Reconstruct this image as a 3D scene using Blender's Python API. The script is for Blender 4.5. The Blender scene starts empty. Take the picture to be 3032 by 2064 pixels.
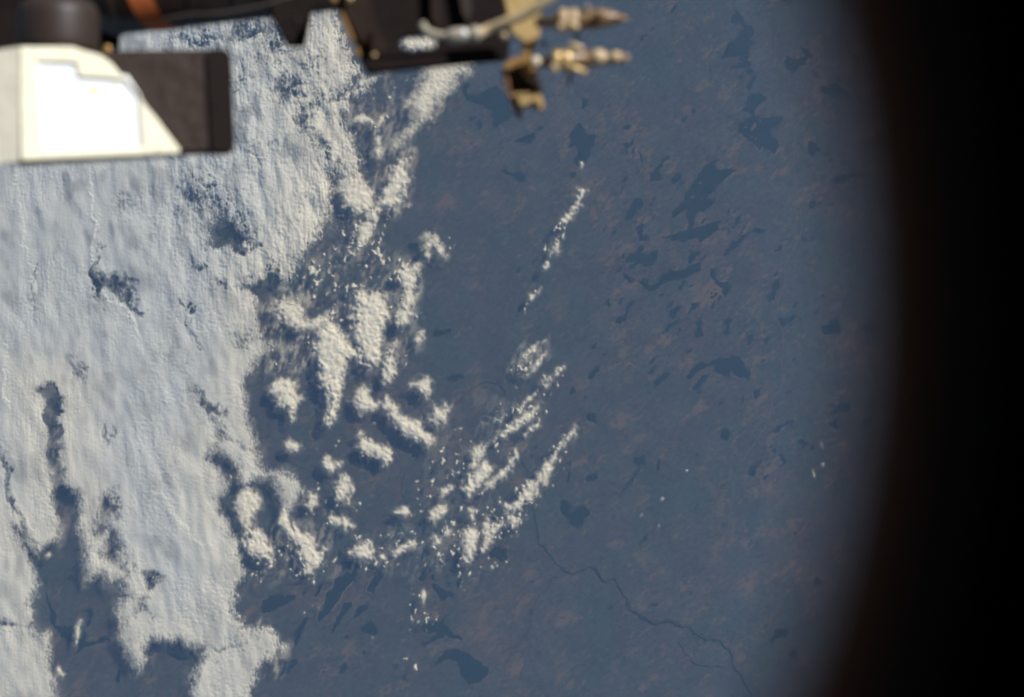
import bpy, bmesh, math, random
import numpy as np
from mathutils import Vector, Matrix

S = bpy.context.scene
COL = S.collection

# ------------------------------------------------------------------ camera
# The camera looks straight down from orbit through a round cabin window; 1 unit = 1 metre.
SENS, FOC = 27.6, 58.0
K = SENS / FOC / 3032.0            # tangent per photograph pixel
H0 = 340e3                         # height of the orbit
RE = 6371e3
cd = bpy.data.cameras.new('camera')
cam = bpy.data.objects.new('camera', cd); COL.objects.link(cam)
S.camera = cam
cd.sensor_width = SENS; cd.lens = FOC
cd.clip_start = 0.02; cd.clip_end = 8e6
cd.dof.use_dof = True
cd.dof.focus_distance = H0
cd.dof.aperture_fstop = 4.8
cd.dof.aperture_blades = 9
cam.location = (0, 0, 0)

# ------------------------------------------------------------------ sun and sky
SUN_EL = math.radians(36); SUN_AZ = math.radians(44)
sdir = Vector((math.sin(SUN_AZ)*math.cos(SUN_EL), math.cos(SUN_AZ)*math.cos(SUN_EL), math.sin(SUN_EL)))
ld = bpy.data.lights.new('sun', 'SUN'); ld.energy = 5.0; ld.angle = math.radians(0.53)
ld.color = (0.95, 0.97, 1.0)
sun = bpy.data.objects.new('sun', ld); COL.objects.link(sun)
sun.rotation_euler = (-sdir).to_track_quat('-Z', 'Y').to_euler()
sun.location = (3, 3, 6)
W = bpy.data.worlds.new('World'); S.world = W; W.use_nodes = True
nt = W.node_tree
bg = nt.nodes['Background']
sky = nt.nodes.new('ShaderNodeTexSky'); sky.sky_type = 'NISHITA'; sky.sun_disc = False
sky.sun_elevation = SUN_EL; sky.sun_rotation = SUN_AZ
nt.links.new(sky.outputs[0], bg.inputs[0]); bg.inputs[1].default_value = 0.05
S.view_settings.view_transform = 'Standard'; S.view_settings.look = 'None'
S.view_settings.gamma = 1.0; S.view_settings.exposure = 0.0
S.view_settings.use_curve_mapping = False
try:
    S.cycles.use_denoising = True
    S.cycles.transparent_max_bounces = 12
    S.cycles.max_bounces = 6; S.cycles.volume_bounces = 0
    S.cycles.diffuse_bounces = 3
    S.cycles.sample_clamp_indirect = 6
except Exception:
    pass

# ------------------------------------------------------------------ helpers
def tag(o, label=None, cat=None, group=None, kind=None):
    if label: o['label'] = label
    if cat: o['category'] = cat
    if group: o['group'] = group
    if kind: o['kind'] = kind
    return o

def mat(name, col, rough=0.6, metal=0.0, spec=0.5, bump=0.0, bscale=20.0, var=0.0, coat=0.0):
    m = bpy.data.materials.new(name); m.use_nodes = True
    t = m.node_tree; p = t.nodes['Principled BSDF']
    p.inputs['Base Color'].default_value = (*col, 1)
    p.inputs['Roughness'].default_value = rough
    p.inputs['Metallic'].default_value = metal
    p.inputs['Specular IOR Level'].default_value = spec
    p.inputs['Coat Weight'].default_value = coat
    tc = t.nodes.new('ShaderNodeTexCoord')
    if var:
        n = t.nodes.new('ShaderNodeTexNoise'); n.inputs['Scale'].default_value = bscale*0.5
        n.inputs['Detail'].default_value = 6
        t.links.new(tc.outputs['Object'], n.inputs['Vector'])
        mx = t.nodes.new('ShaderNodeMix'); mx.data_type = 'RGBA'
        mx.inputs[6].default_value = (*[c*(1-var) for c in col], 1)
        mx.inputs[7].default_value = (*[min(1, c*(1+var)) for c in col], 1)
        t.links.new(n.outputs['Fac'], mx.inputs[0]); t.links.new(mx.outputs[2], p.inputs['Base Color'])
    if bump:
        n = t.nodes.new('ShaderNodeTexNoise'); n.inputs['Scale'].default_value = bscale
        n.inputs['Detail'].default_value = 5
        t.links.new(tc.outputs['Object'], n.inputs['Vector'])
        b = t.nodes.new('ShaderNodeBump'); b.inputs['Strength'].default_value = bump
        b.inputs['Distance'].default_value = 0.01
        t.links.new(n.outputs['Fac'], b.inputs['Height']); t.links.new(b.outputs[0], p.inputs['Normal'])
    return m

def mesh_np(name, V, F, attrs=None, cols=None, smooth=True, m=None):
    """V (n,3), F (k,4) int arrays -> linked object"""
    me = bpy.data.meshes.new(name)
    me.vertices.add(len(V)); me.vertices.foreach_set('co', np.ascontiguousarray(V, dtype=np.float32).ravel())
    nf, k = F.shape
    me.loops.add(nf*k); me.loops.foreach_set('vertex_index', np.ascontiguousarray(F, dtype=np.int32).ravel())
    me.polygons.add(nf)
    me.polygons.foreach_set('loop_start', np.arange(0, nf*k, k, dtype=np.int32))
    me.polygons.foreach_set('loop_total', np.full(nf, k, dtype=np.int32))
    me.polygons.foreach_set('use_smooth', np.full(nf, smooth, dtype=bool))
    me.update(calc_edges=True)
    for an, av in (attrs or {}).items():
        a = me.attributes.new(an, 'FLOAT', 'POINT'); a.data.foreach_set('value', np.ascontiguousarray(av, dtype=np.float32).ravel())
    for an, av in (cols or {}).items():
        a = me.attributes.new(an, 'FLOAT_COLOR', 'POINT')
        c4 = np.ones((len(V), 4), dtype=np.float32); c4[:, :3] = av
        a.data.foreach_set('color', c4.ravel())
    if m: me.materials.append(m)
    o = bpy.data.objects.new(name, me); COL.objects.link(o)
    return o

def drop(x, y):
    r2 = np.minimum(x*x + y*y, (RE*0.98)**2)
    return RE - np.sqrt(RE*RE - r2)

def gxy(u, v, h=0.0):
    """photograph pixel -> point at height h above the curved ground"""
    u = np.asarray(u, float); v = np.asarray(v, float)
    D = H0 - h
    for _ in range(2):
        X = (u-1516)*K*D; Y = (1032-v)*K*D
        D = H0 - h + drop(X, Y)
    return X, Y, -D

# ------------------------------------------------------------------ noise on one lattice laid over the view
SP = 2.5
U0, V0, U1, V1 = -220.0, -220.0, 3252.0, 2284.0
NU = int((U1-U0)/SP)+1; NV = int((V1-V0)/SP)+1
GU, GV = np.meshgrid(U0+SP*np.arange(NU), V0+SP*np.arange(NV))
rng = np.random.default_rng(7)

def fftn(seed, lo, hi, beta=1.5, ang=0.0, stretch=1.0):
    """band limited gaussian noise, wavelengths lo..hi photo px; stretch>1 lengthens along ang (deg, image x->right, y->down)"""
    r = np.random.default_rng(seed)
    w = np.fft.rfft2(r.standard_normal((NV, NU)))
    fy = np.fft.fftfreq(NV, SP)[:, None]; fx = np.fft.rfftfreq(NU, SP)[None, :]
    a = math.radians(ang)
    fa = fx*math.cos(a) + fy*math.sin(a); fb = -fx*math.sin(a) + fy*math.cos(a)
    f = np.sqrt((fa*math.sqrt(stretch))**2 + (fb/math.sqrt(stretch))**2) + 1e-9
    g = f**(-beta) * np.exp(-(f*lo)**4) * (1-np.exp(-(f*hi)**4))
    g[0, 0] = 0
    n = np.fft.irfft2(w*g, s=(NV, NU))
    return (n/n.std()).astype(np.float32)

def worley(cell, seed, ang=0.0, st=1.0, warp=0.35, wn=None):
    a = math.radians(ang)
    x = (GU*math.cos(a) + GV*math.sin(a))/(cell*st); y = (-GU*math.sin(a) + GV*math.cos(a))/cell
    if wn is not None:
        x = x + wn[0]*warp; y = y + wn[1]*warp
    ix = np.floor(x).astype(np.int64); iy = np.floor(y).astype(np.int64)
    r = np.random.default_rng(seed)
    T = r.random((4, 1 << 16)).astype(np.float32)
    F1 = np.full(x.shape, 9.0, np.float32); RD = np.zeros(x.shape, np.float32); R2 = np.zeros(x.shape, np.float32)
    for dx in (-1, 0, 1):
        for dy in (-1, 0, 1):
            cx = ix+dx; cy = iy+dy
            h = ((cx*73856093) ^ (cy*19349663)) & 0xffff
            d = np.hypot(cx+0.1+0.8*T[0][h]-x, cy+0.1+0.8*T[1][h]-y).astype(np.float32)
            k = d < F1
            F1 = np.where(k, d, F1); RD = np.where(k, T[2][h], RD); R2 = np.where(k, T[3][h], R2)
    return F1, RD, R2

def sstep(a, b, x):
    t = np.clip((x-a)/(b-a), 0, 1); return t*t*(3-2*t)

def win(pts, pad):
    p = np.asarray(pts, float)
    i0 = max(0, int((p[:, 0].min()-pad-U0)/SP)); i1 = min(NU, int((p[:, 0].max()+pad-U0)/SP)+2)
    j0 = max(0, int((p[:, 1].min()-pad-V0)/SP)); j1 = min(NV, int((p[:, 1].max()+pad-V0)/SP)+2)
    return slice(j0, j1), slice(i0, i1)

def sdist(pts, w, closed=True):
    """distance in px, positive inside (closed) / positive left of travel (open)"""
    x = GU[w].astype(np.float32); y = GV[w].astype(np.float32)
    d2 = np.full(x.shape, 1e12, np.float32); ins = np.zeros(x.shape, bool); side = np.zeros(x.shape, np.float32)
    n = len(pts)
    for k in range(n if closed else n-1):
        ax, ay = pts[k]; bx, by = pts[(k+1) % n]
        ex, ey = bx-ax, by-ay; L = ex*ex+ey*ey+1e-9
        t = np.clip(((x-ax)*ex+(y-ay)*ey)/L, 0, 1)
        q = (x-ax-t*ex)**2 + (y-ay-t*ey)**2
        if not closed:
            c = ((x-ax)*ey-(y-ay)*ex); kk = q < d2; side = np.where(kk, np.sign(c), side)
        d2 = np.minimum(d2, q)
        if closed and ay != by:
            ins ^= ((ay > y) != (by > y)) & (x < (bx-ax)*(y-ay)/(by-ay)+ax)
    d = np.sqrt(d2)
    return np.where(ins, d, -d) if closed else d*side

# coordinate helpers: read-offs from enlarged crops of the photograph (2.324x) or the whole view (x0.7665)
def Z(u0, v0, pts, s=2.324): return [(u0+x/s, v0+y/s) for x, y in pts]
def D(pts): return [(x*1.3046, y*1.3046) for x, y in pts]
# ------------------------------------------------------------------ ground
def ground_material():
    m = bpy.data.materials.new('ground'); m.use_nodes = True
    t = m.node_tree; p = t.nodes['Principled BSDF']
    p.inputs['Roughness'].default_value = 0.95; p.inputs['Specular IOR Level'].default_value = 0.05
    at = t.nodes.new('ShaderNodeAttribute'); at.attribute_name = 'cover'
    tc = t.nodes.new('ShaderNodeTexCoord')
    mp = t.nodes.new('ShaderNodeMapping'); mp.inputs['Rotation'].default_value = (0, 0, math.radians(-35))
    mp.inputs['Scale'].default_value = (1.1e-3, 2.6e-3, 1e-3)
    t.links.new(tc.outputs['Object'], mp.inputs['Vector'])
    n = t.nodes.new('ShaderNodeTexNoise'); n.inputs['Scale'].default_value = 1.0; n.inputs['Detail'].default_value = 4
    n.inputs['Roughness'].default_value = 0.65
    t.links.new(mp.outputs[0], n.inputs['Vector'])
    mr = t.nodes.new('ShaderNodeMapRange'); mr.inputs[1].default_value = 0.25; mr.inputs[2].default_value = 0.75
    mr.inputs[3].default_value = 0.82; mr.inputs[4].default_value = 1.18
    t.links.new(n.outputs['Fac'], mr.inputs[0])
    vm = t.nodes.new('ShaderNodeVectorMath'); vm.operation = 'SCALE'
    t.links.new(at.outputs['Color'], vm.inputs[0]); t.links.new(mr.outputs[0], vm.inputs['Scale'])
    t.links.new(vm.outputs[0], p.inputs['Base Color'])
    return m

n_big = fftn(11, 60, 900, 1.6); n_mid = fftn(12, 16, 200, 1.3, -38, 2.2); n_fine = fftn(13, 6, 40, 0.8, -38, 2.0)
n_b2 = fftn(14, 25, 260, 1.5, 75, 1.8); n_w1 = fftn(15, 30, 200, 1.5); n_w2 = fftn(16, 30, 200, 1.5)
brown = -0.15 + 0.30*n_big + 0.36*n_mid + 0.2*n_fine + 0.30*n_b2
green = 0.35*fftn(17, 50, 500, 1.5) + 0.2*n_mid
# bare, brownish land read off the photograph: (u, v, ru, rv, angle, strength)
PATCH = [(1560,560,150,80,20,.5),(1660,640,90,16,30,1.1),(1870,300,50,110,20,.9),(1800,370,60,60,0,.7),(1850,560,110,110,-30,.8),
 (1790,720,50,90,10,1.0),(1840,790,90,70,-20,.8),(1925,120,16,40,-10,1.0),(1420,430,60,18,-10,.9),(1450,380,60,25,10,.9),
 (2120,350,60,18,-45,.9),(2245,70,40,60,10,.5),(2260,440,30,60,0,.5),(2490,420,40,90,0,.7),(2440,330,30,20,0,.8),(2290,480,12,30,-20,1.),
 (2110,850,40,18,-30,1.2),(2240,780,14,60,5,1.1),(2245,930,14,50,-5,1.2),(2190,940,16,50,5,1.0),(2200,1000,60,20,-20,.6),
 (2440,1010,110,22,-4,1.1),(2130,800,30,40,10,.9),(1860,1080,30,35,20,.9),(1980,1270,20,70,5,1.0),(2000,1260,80,14,5,.6),
 (2250,1220,24,60,10,.8),(2400,1225,90,40,0,.8),(2500,1160,60,40,-20,.9),(2270,1430,30,60,20,1.0),(2260,1400,40,60,-30,1.0),
 (1965,1400,22,60,10,1.2),(1905,1450,34,26,0,1.0),(2155,1440,16,30,0,1.0),(2210,1450,14,22,0,1.0),(2120,1480,30,60,10,.6),
 (2290,1500,26,40,-15,1.1),(2235,1480,8,24,0,1.0),(2380,1470,12,30,0,1.0),(2340,1560,50,60,-20,1.1),(2360,1700,50,80,-30,.9),
 (2080,1740,20,70,-15,1.2),(2075,1700,50,20,0,.6),(2450,1740,40,60,0,.8),(2430,1850,60,60,0,.7),(2130,1900,50,40,0,.5),
 (1330,1840,120,90,-20,.5),(1400,1800,80,40,20,.6),(1260,1740,50,30,20,.7),(960,1900,60,90,10,.7),(1010,1960,30,50,0,.5),
 (830,1720,40,30,0,.7),(800,1100,60,40,0,.4),(930,700,60,50,0,.4),(1300,790,30,20,0,.7),(1290,860,30,30,30,.7),(1200,1070,20,20,0,.8),
 (1700,1650,200,120,0,.3),(1850,1950,160,60,0,.5),(1650,1290,60,60,0,.5),(1150,1380,60,40,0,.5),(1480,1350,70,30,20,.4),
 (2600,1000,40,40,0,.6),(2540,560,60,60,0,.5),(2550,200,60,60,0,.5),(2450,130,50,60,0,.5),(740,1290,24,60,0,.4),(1760,900,70,70,0,.4)]
for (u, v, ru, rv, an, s) in PATCH:
    a = math.radians(-an); dx = GU-u; dy = GV-v
    p = dx*math.cos(a)+dy*math.sin(a); q = -dx*math.sin(a)+dy*math.cos(a)
    brown += s*0.55*np.exp(-((p/ru)**2+(q/rv)**2)*0.8*(1+0.3*n_w1)) * (1+0.5*n_fine*0.6)
br = sstep(-0.6, 1.5, brown)[..., None]; gr = sstep(-0.7, 0.9, green)[..., None]
C_dark = np.array([0.046, 0.050, 0.057]); C_green = np.array([0.037, 0.051, 0.054]); C_brown = np.array([0.062, 0.056, 0.058])
CG = (C_dark*(1-gr)+C_green*gr)*(1-br) + C_brown*br
rid = np.maximum(np.exp(-(fftn(71, 24, 160, 1.4)/0.045)**2), 0.8*np.exp(-(fftn(72, 18, 110, 1.3, -50, 2.0)/0.05)**2))
CG = CG*(1+0.08*n_fine[..., None]+0.05*n_w2[..., None]-0.20*rid[..., None]*sstep(-0.4, 1.2, n_b2)[..., None])
ta = sstep(1.5, 3.4, brown+0.9*n_mid+0.4*n_fine)[..., None]
CG = CG*(1-ta) + np.array([0.090, 0.075, 0.066])*ta
CG = np.clip(CG, 0.01, 0.4)

def axis(lo, hi, step, far, n):
    mid = np.arange(lo, hi+step, step); g = np.geomspace(1, 300, n)
    up = mid[-1] + (far-mid[-1])*(g-0.9)/(300-0.9); dn = mid[0] - (far+mid[0])*(g-0.9)/(300-0.9)
    return np.concatenate([dn[::-1], mid, up])
ax = axis(-90e3, 90e3, 260, 2.0e6, 26); ay = axis(-64e3, 64e3, 260, 2.0e6, 26)
X, Y = np.meshgrid(ax, ay); Zg = -H0 - drop(X, Y)
uu = X/(K*(-Zg))+1516; vv = 1032-Y/(K*(-Zg))
iu = np.clip(np.rint((uu-U0)/SP).astype(int), 0, NU-1); iv = np.clip(np.rint((vv-V0)/SP).astype(int), 0, NV-1)
cc = CG[iv, iu].reshape(-1, 3)
out = ((uu < U0) | (uu > U1) | (vv < V0) | (vv > V1)).ravel()
cc[out] = (0.055, 0.058, 0.045)
ny, nx = X.shape
idx = np.arange(nx*ny).reshape(ny, nx)
F = np.stack([idx[:-1, :-1], idx[:-1, 1:], idx[1:, 1:], idx[1:, :-1]], -1).reshape(-1, 4)
o = mesh_np('ground', np.stack([X, Y, Zg], -1).reshape(-1, 3), F, cols={'cover': cc}, m=ground_material())
tag(o, kind='structure')

# ------------------------------------------------------------------ lakes, rivers, roads
M_water = mat('lake_water', (0.012, 0.021, 0.023), rough=0.35, spec=0.25)
M_river = mat('river_water', (0.016, 0.024, 0.028), rough=0.4, spec=0.3)
M_road = mat('road', (0.085, 0.075, 0.066), rough=0.9)
M_shore = mat('shore', (0.12, 0.10, 0.08), rough=0.9)

def rough_poly(pts, seed, amp=0.19, mn=3.2):
    r = random.Random(seed)
    P = list(pts)
    for _ in range(7):
        Q = []; ch = False
        for k in range(len(P)):
            a = P[k]; b = P[(k+1) % len(P)]; Q.append(a)
            L = math.hypot(b[0]-a[0], b[1]-a[1])
            if L > mn:
                ch = True
                d = r.gauss(0, amp)*L
                d = max(-0.3*L, min(0.3*L, d))
                Q.append(((a[0]+b[0])/2-(b[1]-a[1])/L*d, (a[1]+b[1])/2+(b[0]-a[0])/L*d))
        P = Q
        if not ch: break
    return P

def sheet(name, pts, m, h=25.0):
    bm = bmesh.new()
    X, Y, Zz = gxy([p[0] for p in pts], [p[1] for p in pts], h)
    f = bm.faces.new([bm.verts.new((X[i], Y[i], Zz[i])) for i in range(len(pts))])
    bmesh.ops.triangulate(bm, faces=[f], ngon_method='EAR_CLIP')
    for f in bm.faces:
        if f.normal.z < 0: f.normal_flip()
    me = bpy.data.meshes.new(name); bm.to_mesh(me); bm.free(); me.materials.append(m)
    o = bpy.data.objects.new(name, me); COL.objects.link(o)
    return o

LAKES = []
def lakes(u0, v0, *polys):
    for p in polys: LAKES.append(Z(u0, v0, p))
lakes(900, 0,
 [(1090,600),(1110,570),(1150,590),(1110,620),(1130,650),(1200,655),(1250,620),(1290,600),(1340,600),(1360,620),(1400,680),(1440,780),(1410,820),(1370,850),(1330,885),(1300,870),(1310,830),(1270,800),(1310,770),(1260,745),(1240,720),(1180,710),(1120,695),(1095,640)],
 [(1135,805),(1180,792),(1195,808),(1150,840)], [(1180,850),(1200,830),(1230,850),(1225,880),(1195,885)],
 [(1900,840),(1930,900),(1960,930),(2020,930),(2000,980),(1975,1020),(1970,1080),(1940,1120),(1890,1140),(1850,1110),(1870,1080),(1870,1000),(1820,1020),(1830,950),(1860,890)],
 [(1905,670),(1955,680),(1950,720),(1910,750),(1915,710)], [(1705,640),(1722,650),(1705,668)], [(1752,642),(1768,652),(1755,660)],
 [(1355,1180),(1385,1155),(1420,1185),(1450,1195),(1470,1180),(1525,1205),(1510,1260),(1470,1250),(1440,1215),(1400,1205)],
 [(1650,850),(1645,890),(1595,950),(1560,1000),(1545,985),(1500,980),(1440,972),(1510,958),(1560,940),(1600,905)],
 [(2190,990),(2240,990),(2285,925),(2270,990),(2230,1060),(2210,1065),(2215,1020)], [(2190,870),(2250,868),(2230,890),(2200,892)],
 [(1850,1200),(1862,1180),(1878,1195),(1865,1225)], [(1095,915),(1118,922),(1105,932)])
lakes(1800, 0,
 [(870,60),(900,75),(930,110),(940,170),(1000,190),(1005,240),(980,270),(1020,295),(975,330),(970,400),(930,420),(900,415),(910,385),(840,395),(780,410),(800,380),(880,340),(920,300),(960,290),(880,290),(830,305),(890,260),(940,200),(900,150),(840,155),(850,110),(880,90)],
 [(840,470),(860,445),(920,425),(980,425),(975,460),(930,475),(900,465)], [(945,490),(970,467),(1000,477),(1005,505),(960,505)], [(890,555),(912,520),(950,512),(920,538)],
 [(1000,512),(1000,580),(970,640),(955,600),(975,560)],
 [(985,645),(1050,640),(1100,670),(1070,700),(1040,720),(1010,750),(1010,790),(1060,815),(1110,810),(1160,800),(1205,795),(1205,830),(1160,870),(1120,880),(1120,920),(1160,960),(1175,1020),(1145,1060),(1100,1030),(1070,1010),(1040,1045),(1020,1000),(970,970),(930,930),(900,870),(900,845),(960,810),(990,790),(970,770),(920,760),(950,700)],
 [(1310,325),(1350,330),(1390,360),(1415,395),(1370,410),(1340,450),(1300,480),(1265,515),(1255,480),(1215,460),(1215,430),(1240,385),(1260,400),(1290,400),(1310,410),(1350,390),(1350,350)],
 [(1470,600),(1520,580),(1600,580),(1610,620),(1650,640),(1690,690),(1640,680),(1600,650),(1530,650),(1480,630)],
 [(1405,480),(1440,490),(1460,530),(1430,530)], [(1610,335),(1650,270),(1655,320),(1620,340)], [(1650,350),(1700,380),(1740,430),(1680,400)],
 [(1600,0),(1700,0),(1700,80),(1640,100),(1600,50)],
 [(1375,1000),(1400,970),(1440,980),(1440,1010),(1470,1030),(1430,1060),(1400,1080),(1365,1050),(1390,1030)],
 [(1470,1055),(1510,1045),(1530,1065),(1490,1075)], [(1518,1100),(1540,1090),(1555,1110),(1530,1120)], [(1605,1110),(1630,1100),(1645,1130),(1615,1140)],
 [(1530,1250),(1570,1210),(1640,1200),(1700,1190),(1760,1190),(1700,1215),(1640,1238),(1580,1260)], [(1465,1200),(1505,1232),(1470,1232)],
 [(760,1090),(770,1100),(730,1130),(750,1170),(800,1160),(890,1165),(830,1200),(790,1250),(750,1290),(740,1320),(690,1340),(680,1370),(740,1370),(740,1390),(680,1440),(630,1450),(600,1500),(590,1560),(560,1580),(545,1600),(560,1540),(540,1490),(555,1430),(510,1440),(450,1500),(435,1450),(520,1390),(570,1290),(610,1230),(620,1200),(690,1130)],
 [(420,1065),(425,1090),(380,1120),(355,1165),(370,1200),(350,1240),(280,1250),(295,1190),(350,1130),(390,1090)],
 [(440,1260),(500,1190),(505,1220),(470,1260)], [(475,1295),(530,1245),(525,1265),(485,1300)],
 [(1380,1412),(1470,1390),(1470,1405),(1390,1425)], [(1522,1405),(1555,1402),(1540,1422)],
 [(120,1505),(150,1440),(180,1380),(235,1370),(240,1420),(190,1470),(130,1510)],
 [(880,1550),(890,1490),(920,1490),(900,1540)], [(430,80),(460,35),(490,30),(480,60),(450,80)], [(270,92),(300,65),(295,88)],
 [(1190,0),(1280,0),(1270,20),(1240,40),(1205,12)], [(575,770),(590,745),(605,770),(590,780)],
 [(1030,995),(1060,1005),(1050,1030)], [(205,1020),(235,1130),(222,1100)])
lakes(1800, 660,
 [(640,60),(680,20),(720,-10),(790,-20),(740,60),(700,95),(630,130),(620,105),(560,112),(510,135),(440,125),(410,102),(360,100),(430,85),(490,45),(495,70),(540,72),(600,90)],
 [(215,130),(215,90),(200,60),(230,0),(250,10),(245,60),(240,90),(290,105),(245,125)],
 [(120,260),(150,220),(200,190),(240,150),(245,170),(210,210),(260,215),(310,195),(345,180),(340,240),(310,290),(230,290),(190,295),(150,330),(150,290),(190,260)],
 [(60,345),(95,290),(100,330)], [(350,300),(385,265),(395,285)], [(100,220),(115,205),(115,240),(105,250)],
 [(560,280),(550,230),(580,195),(600,200),(655,180),(640,210),(590,260),(560,300),(610,275),(635,255),(640,320),(590,345),(530,380),(450,390),(400,410),(350,450),(310,470),(240,465),(250,440),(190,400),(240,405),(280,430),(310,430),(380,350),(430,310),(450,330),(510,320)],
 [(105,380),(110,345),(160,370),(190,395),(150,415)],
 [(815,205),(840,160),(900,110),(940,80),(970,85),(920,130),(870,180)], [(960,80),(1000,42),(1085,40),(1080,60),(1040,80),(1000,62)],
 [(700,350),(700,310),(740,305),(750,360),(750,390),(790,410),(845,420),(840,470),(820,510),(800,500),(795,450),(760,430),(735,390),(710,370)],
 [(1100,500),(1130,440),(1170,390),(1180,400),(1190,430),(1150,490),(1125,540),(1105,545)],
 [(1190,112),(1230,100),(1250,115),(1200,126)], [(1325,105),(1385,112),(1360,125)], [(1280,220),(1305,208),(1295,228)],
 [(820,60),(850,30),(880,10),(870,40),(830,80)],
 [(60,690),(65,650),(110,630),(130,580),(180,530),(180,560),(130,640),(90,700)],
 [(420,650),(430,600),(480,570),(520,565),(490,605)], [(400,600),(450,545),(440,575)], [(560,590),(620,540),(620,560),(570,595)], [(485,460),(545,395),(500,458)],
 [(600,770),(600,690),(640,650),(655,690),(645,740),(660,780),(620,795)],
 [(795,770),(800,670),(830,645),(855,660),(850,690),(830,730),(840,765)],
 [(955,800),(970,770),(1005,780),(985,830),(965,840)], [(1070,820),(1090,785),(1115,790),(1080,835)],
 [(1180,650),(1240,655),(1290,630),(1295,655),(1250,690),(1205,710),(1185,680)], [(1320,655),(1335,650),(1340,665),(1325,668)], [(1318,742),(1345,732),(1340,752)], [(1125,690),(1150,672),(1145,690)],
 [(1415,515),(1480,490),(1500,515),(1470,515),(1430,530)], [(1520,550),(1565,530),(1565,540)],
 [(1475,750),(1480,700),(1530,670),(1590,640),(1590,700),(1600,755),(1520,765)],
 [(1745,745),(1760,700),(1860,700),(1860,715),(1800,740)],
 [(535,1060),(560,1030),(610,970),(640,955),(680,970),(740,940),(770,910),(780,930),(830,930),(850,960),(850,910),(910,920),(940,960),(940,1000),(985,1020),(980,1050),(910,1065),(870,1040),(850,1010),(840,1060),(800,1050),(760,1030),(735,1020),(740,970),(690,980),(640,1010),(590,1050),(570,1080)],
 [(580,1130),(620,1080),(650,1045),(700,1040),(690,1060),(650,1120),(620,1150),(590,1145)], [(610,1170),(640,1145),(650,1155),(630,1180)],
 [(320,1110),(325,1080),(370,1050),(385,1035),(430,1030),(430,1050),(370,1090),(330,1120)], [(265,1040),(300,1000),(320,980),(325,1010),(290,1045)],
 [(1010,1215),(1050,1130),(1065,1120),(1050,1180),(1020,1215)], [(1265,950),(1290,920),(1295,940)],
 [(1125,1435),(1180,1390),(1240,1350),(1285,1350),(1280,1415),(1260,1410),(1250,1375),(1190,1420),(1140,1440)],
 [(1535,1320),(1545,1280),(1630,1240),(1665,1235),(1660,1290),(1590,1305)], [(1520,1420),(1530,1370),(1580,1330),(1580,1370),(1575,1420),(1545,1400)],
 [(780,1480),(775,1430),(800,1408),(830,1420),(835,1470),(815,1500),(790,1490)],
 [(1300,1525),(1310,1490),(1340,1485),(1385,1510),(1388,1530)], [(1385,1555),(1400,1530),(1435,1540),(1410,1560)], [(1100,1550),(1130,1522),(1135,1540)], [(1130,1570),(1150,1545),(1165,1565)],
 [(1740,1380),(1760,1350),(1835,1325),(1830,1350),(1770,1395)], [(435,800),(455,765),(450,790)], [(420,930),(435,865),(438,890)],
 [(1220,1190),(1240,1160),(1280,1135),(1250,1165)])
lakes(1800, 1330,
 [(175,90),(180,55),(240,35),(260,60),(250,100),(215,110),(190,95)],
 [(970,180),(985,120),(1060,60),(1065,90),(1020,130),(990,185)], [(1170,35),(1210,50),(1230,80),(1270,85),(1210,87)],
 [(1410,930),(1420,890),(1450,880),(1480,910),(1460,930)], [(1280,1045),(1300,1020),(1320,1025)],
 [(1095,1320),(1130,1295),(1150,1240),(1190,1230),(1240,1220),(1240,1270),(1180,1290),(1150,1310),(1130,1335)],
 [(1245,1410),(1260,1385),(1300,1380),(1305,1410),(1270,1440)], [(1320,1500),(1340,1490),(1365,1550),(1350,1580),(1330,1540)], [(195,1470),(220,1492),(205,1495)],
 [(345,165),(350,100),(362,60),(360,120)], [(1390,800),(1395,755),(1405,790)])  # first outline is only a dark streak, coloured as water
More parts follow.
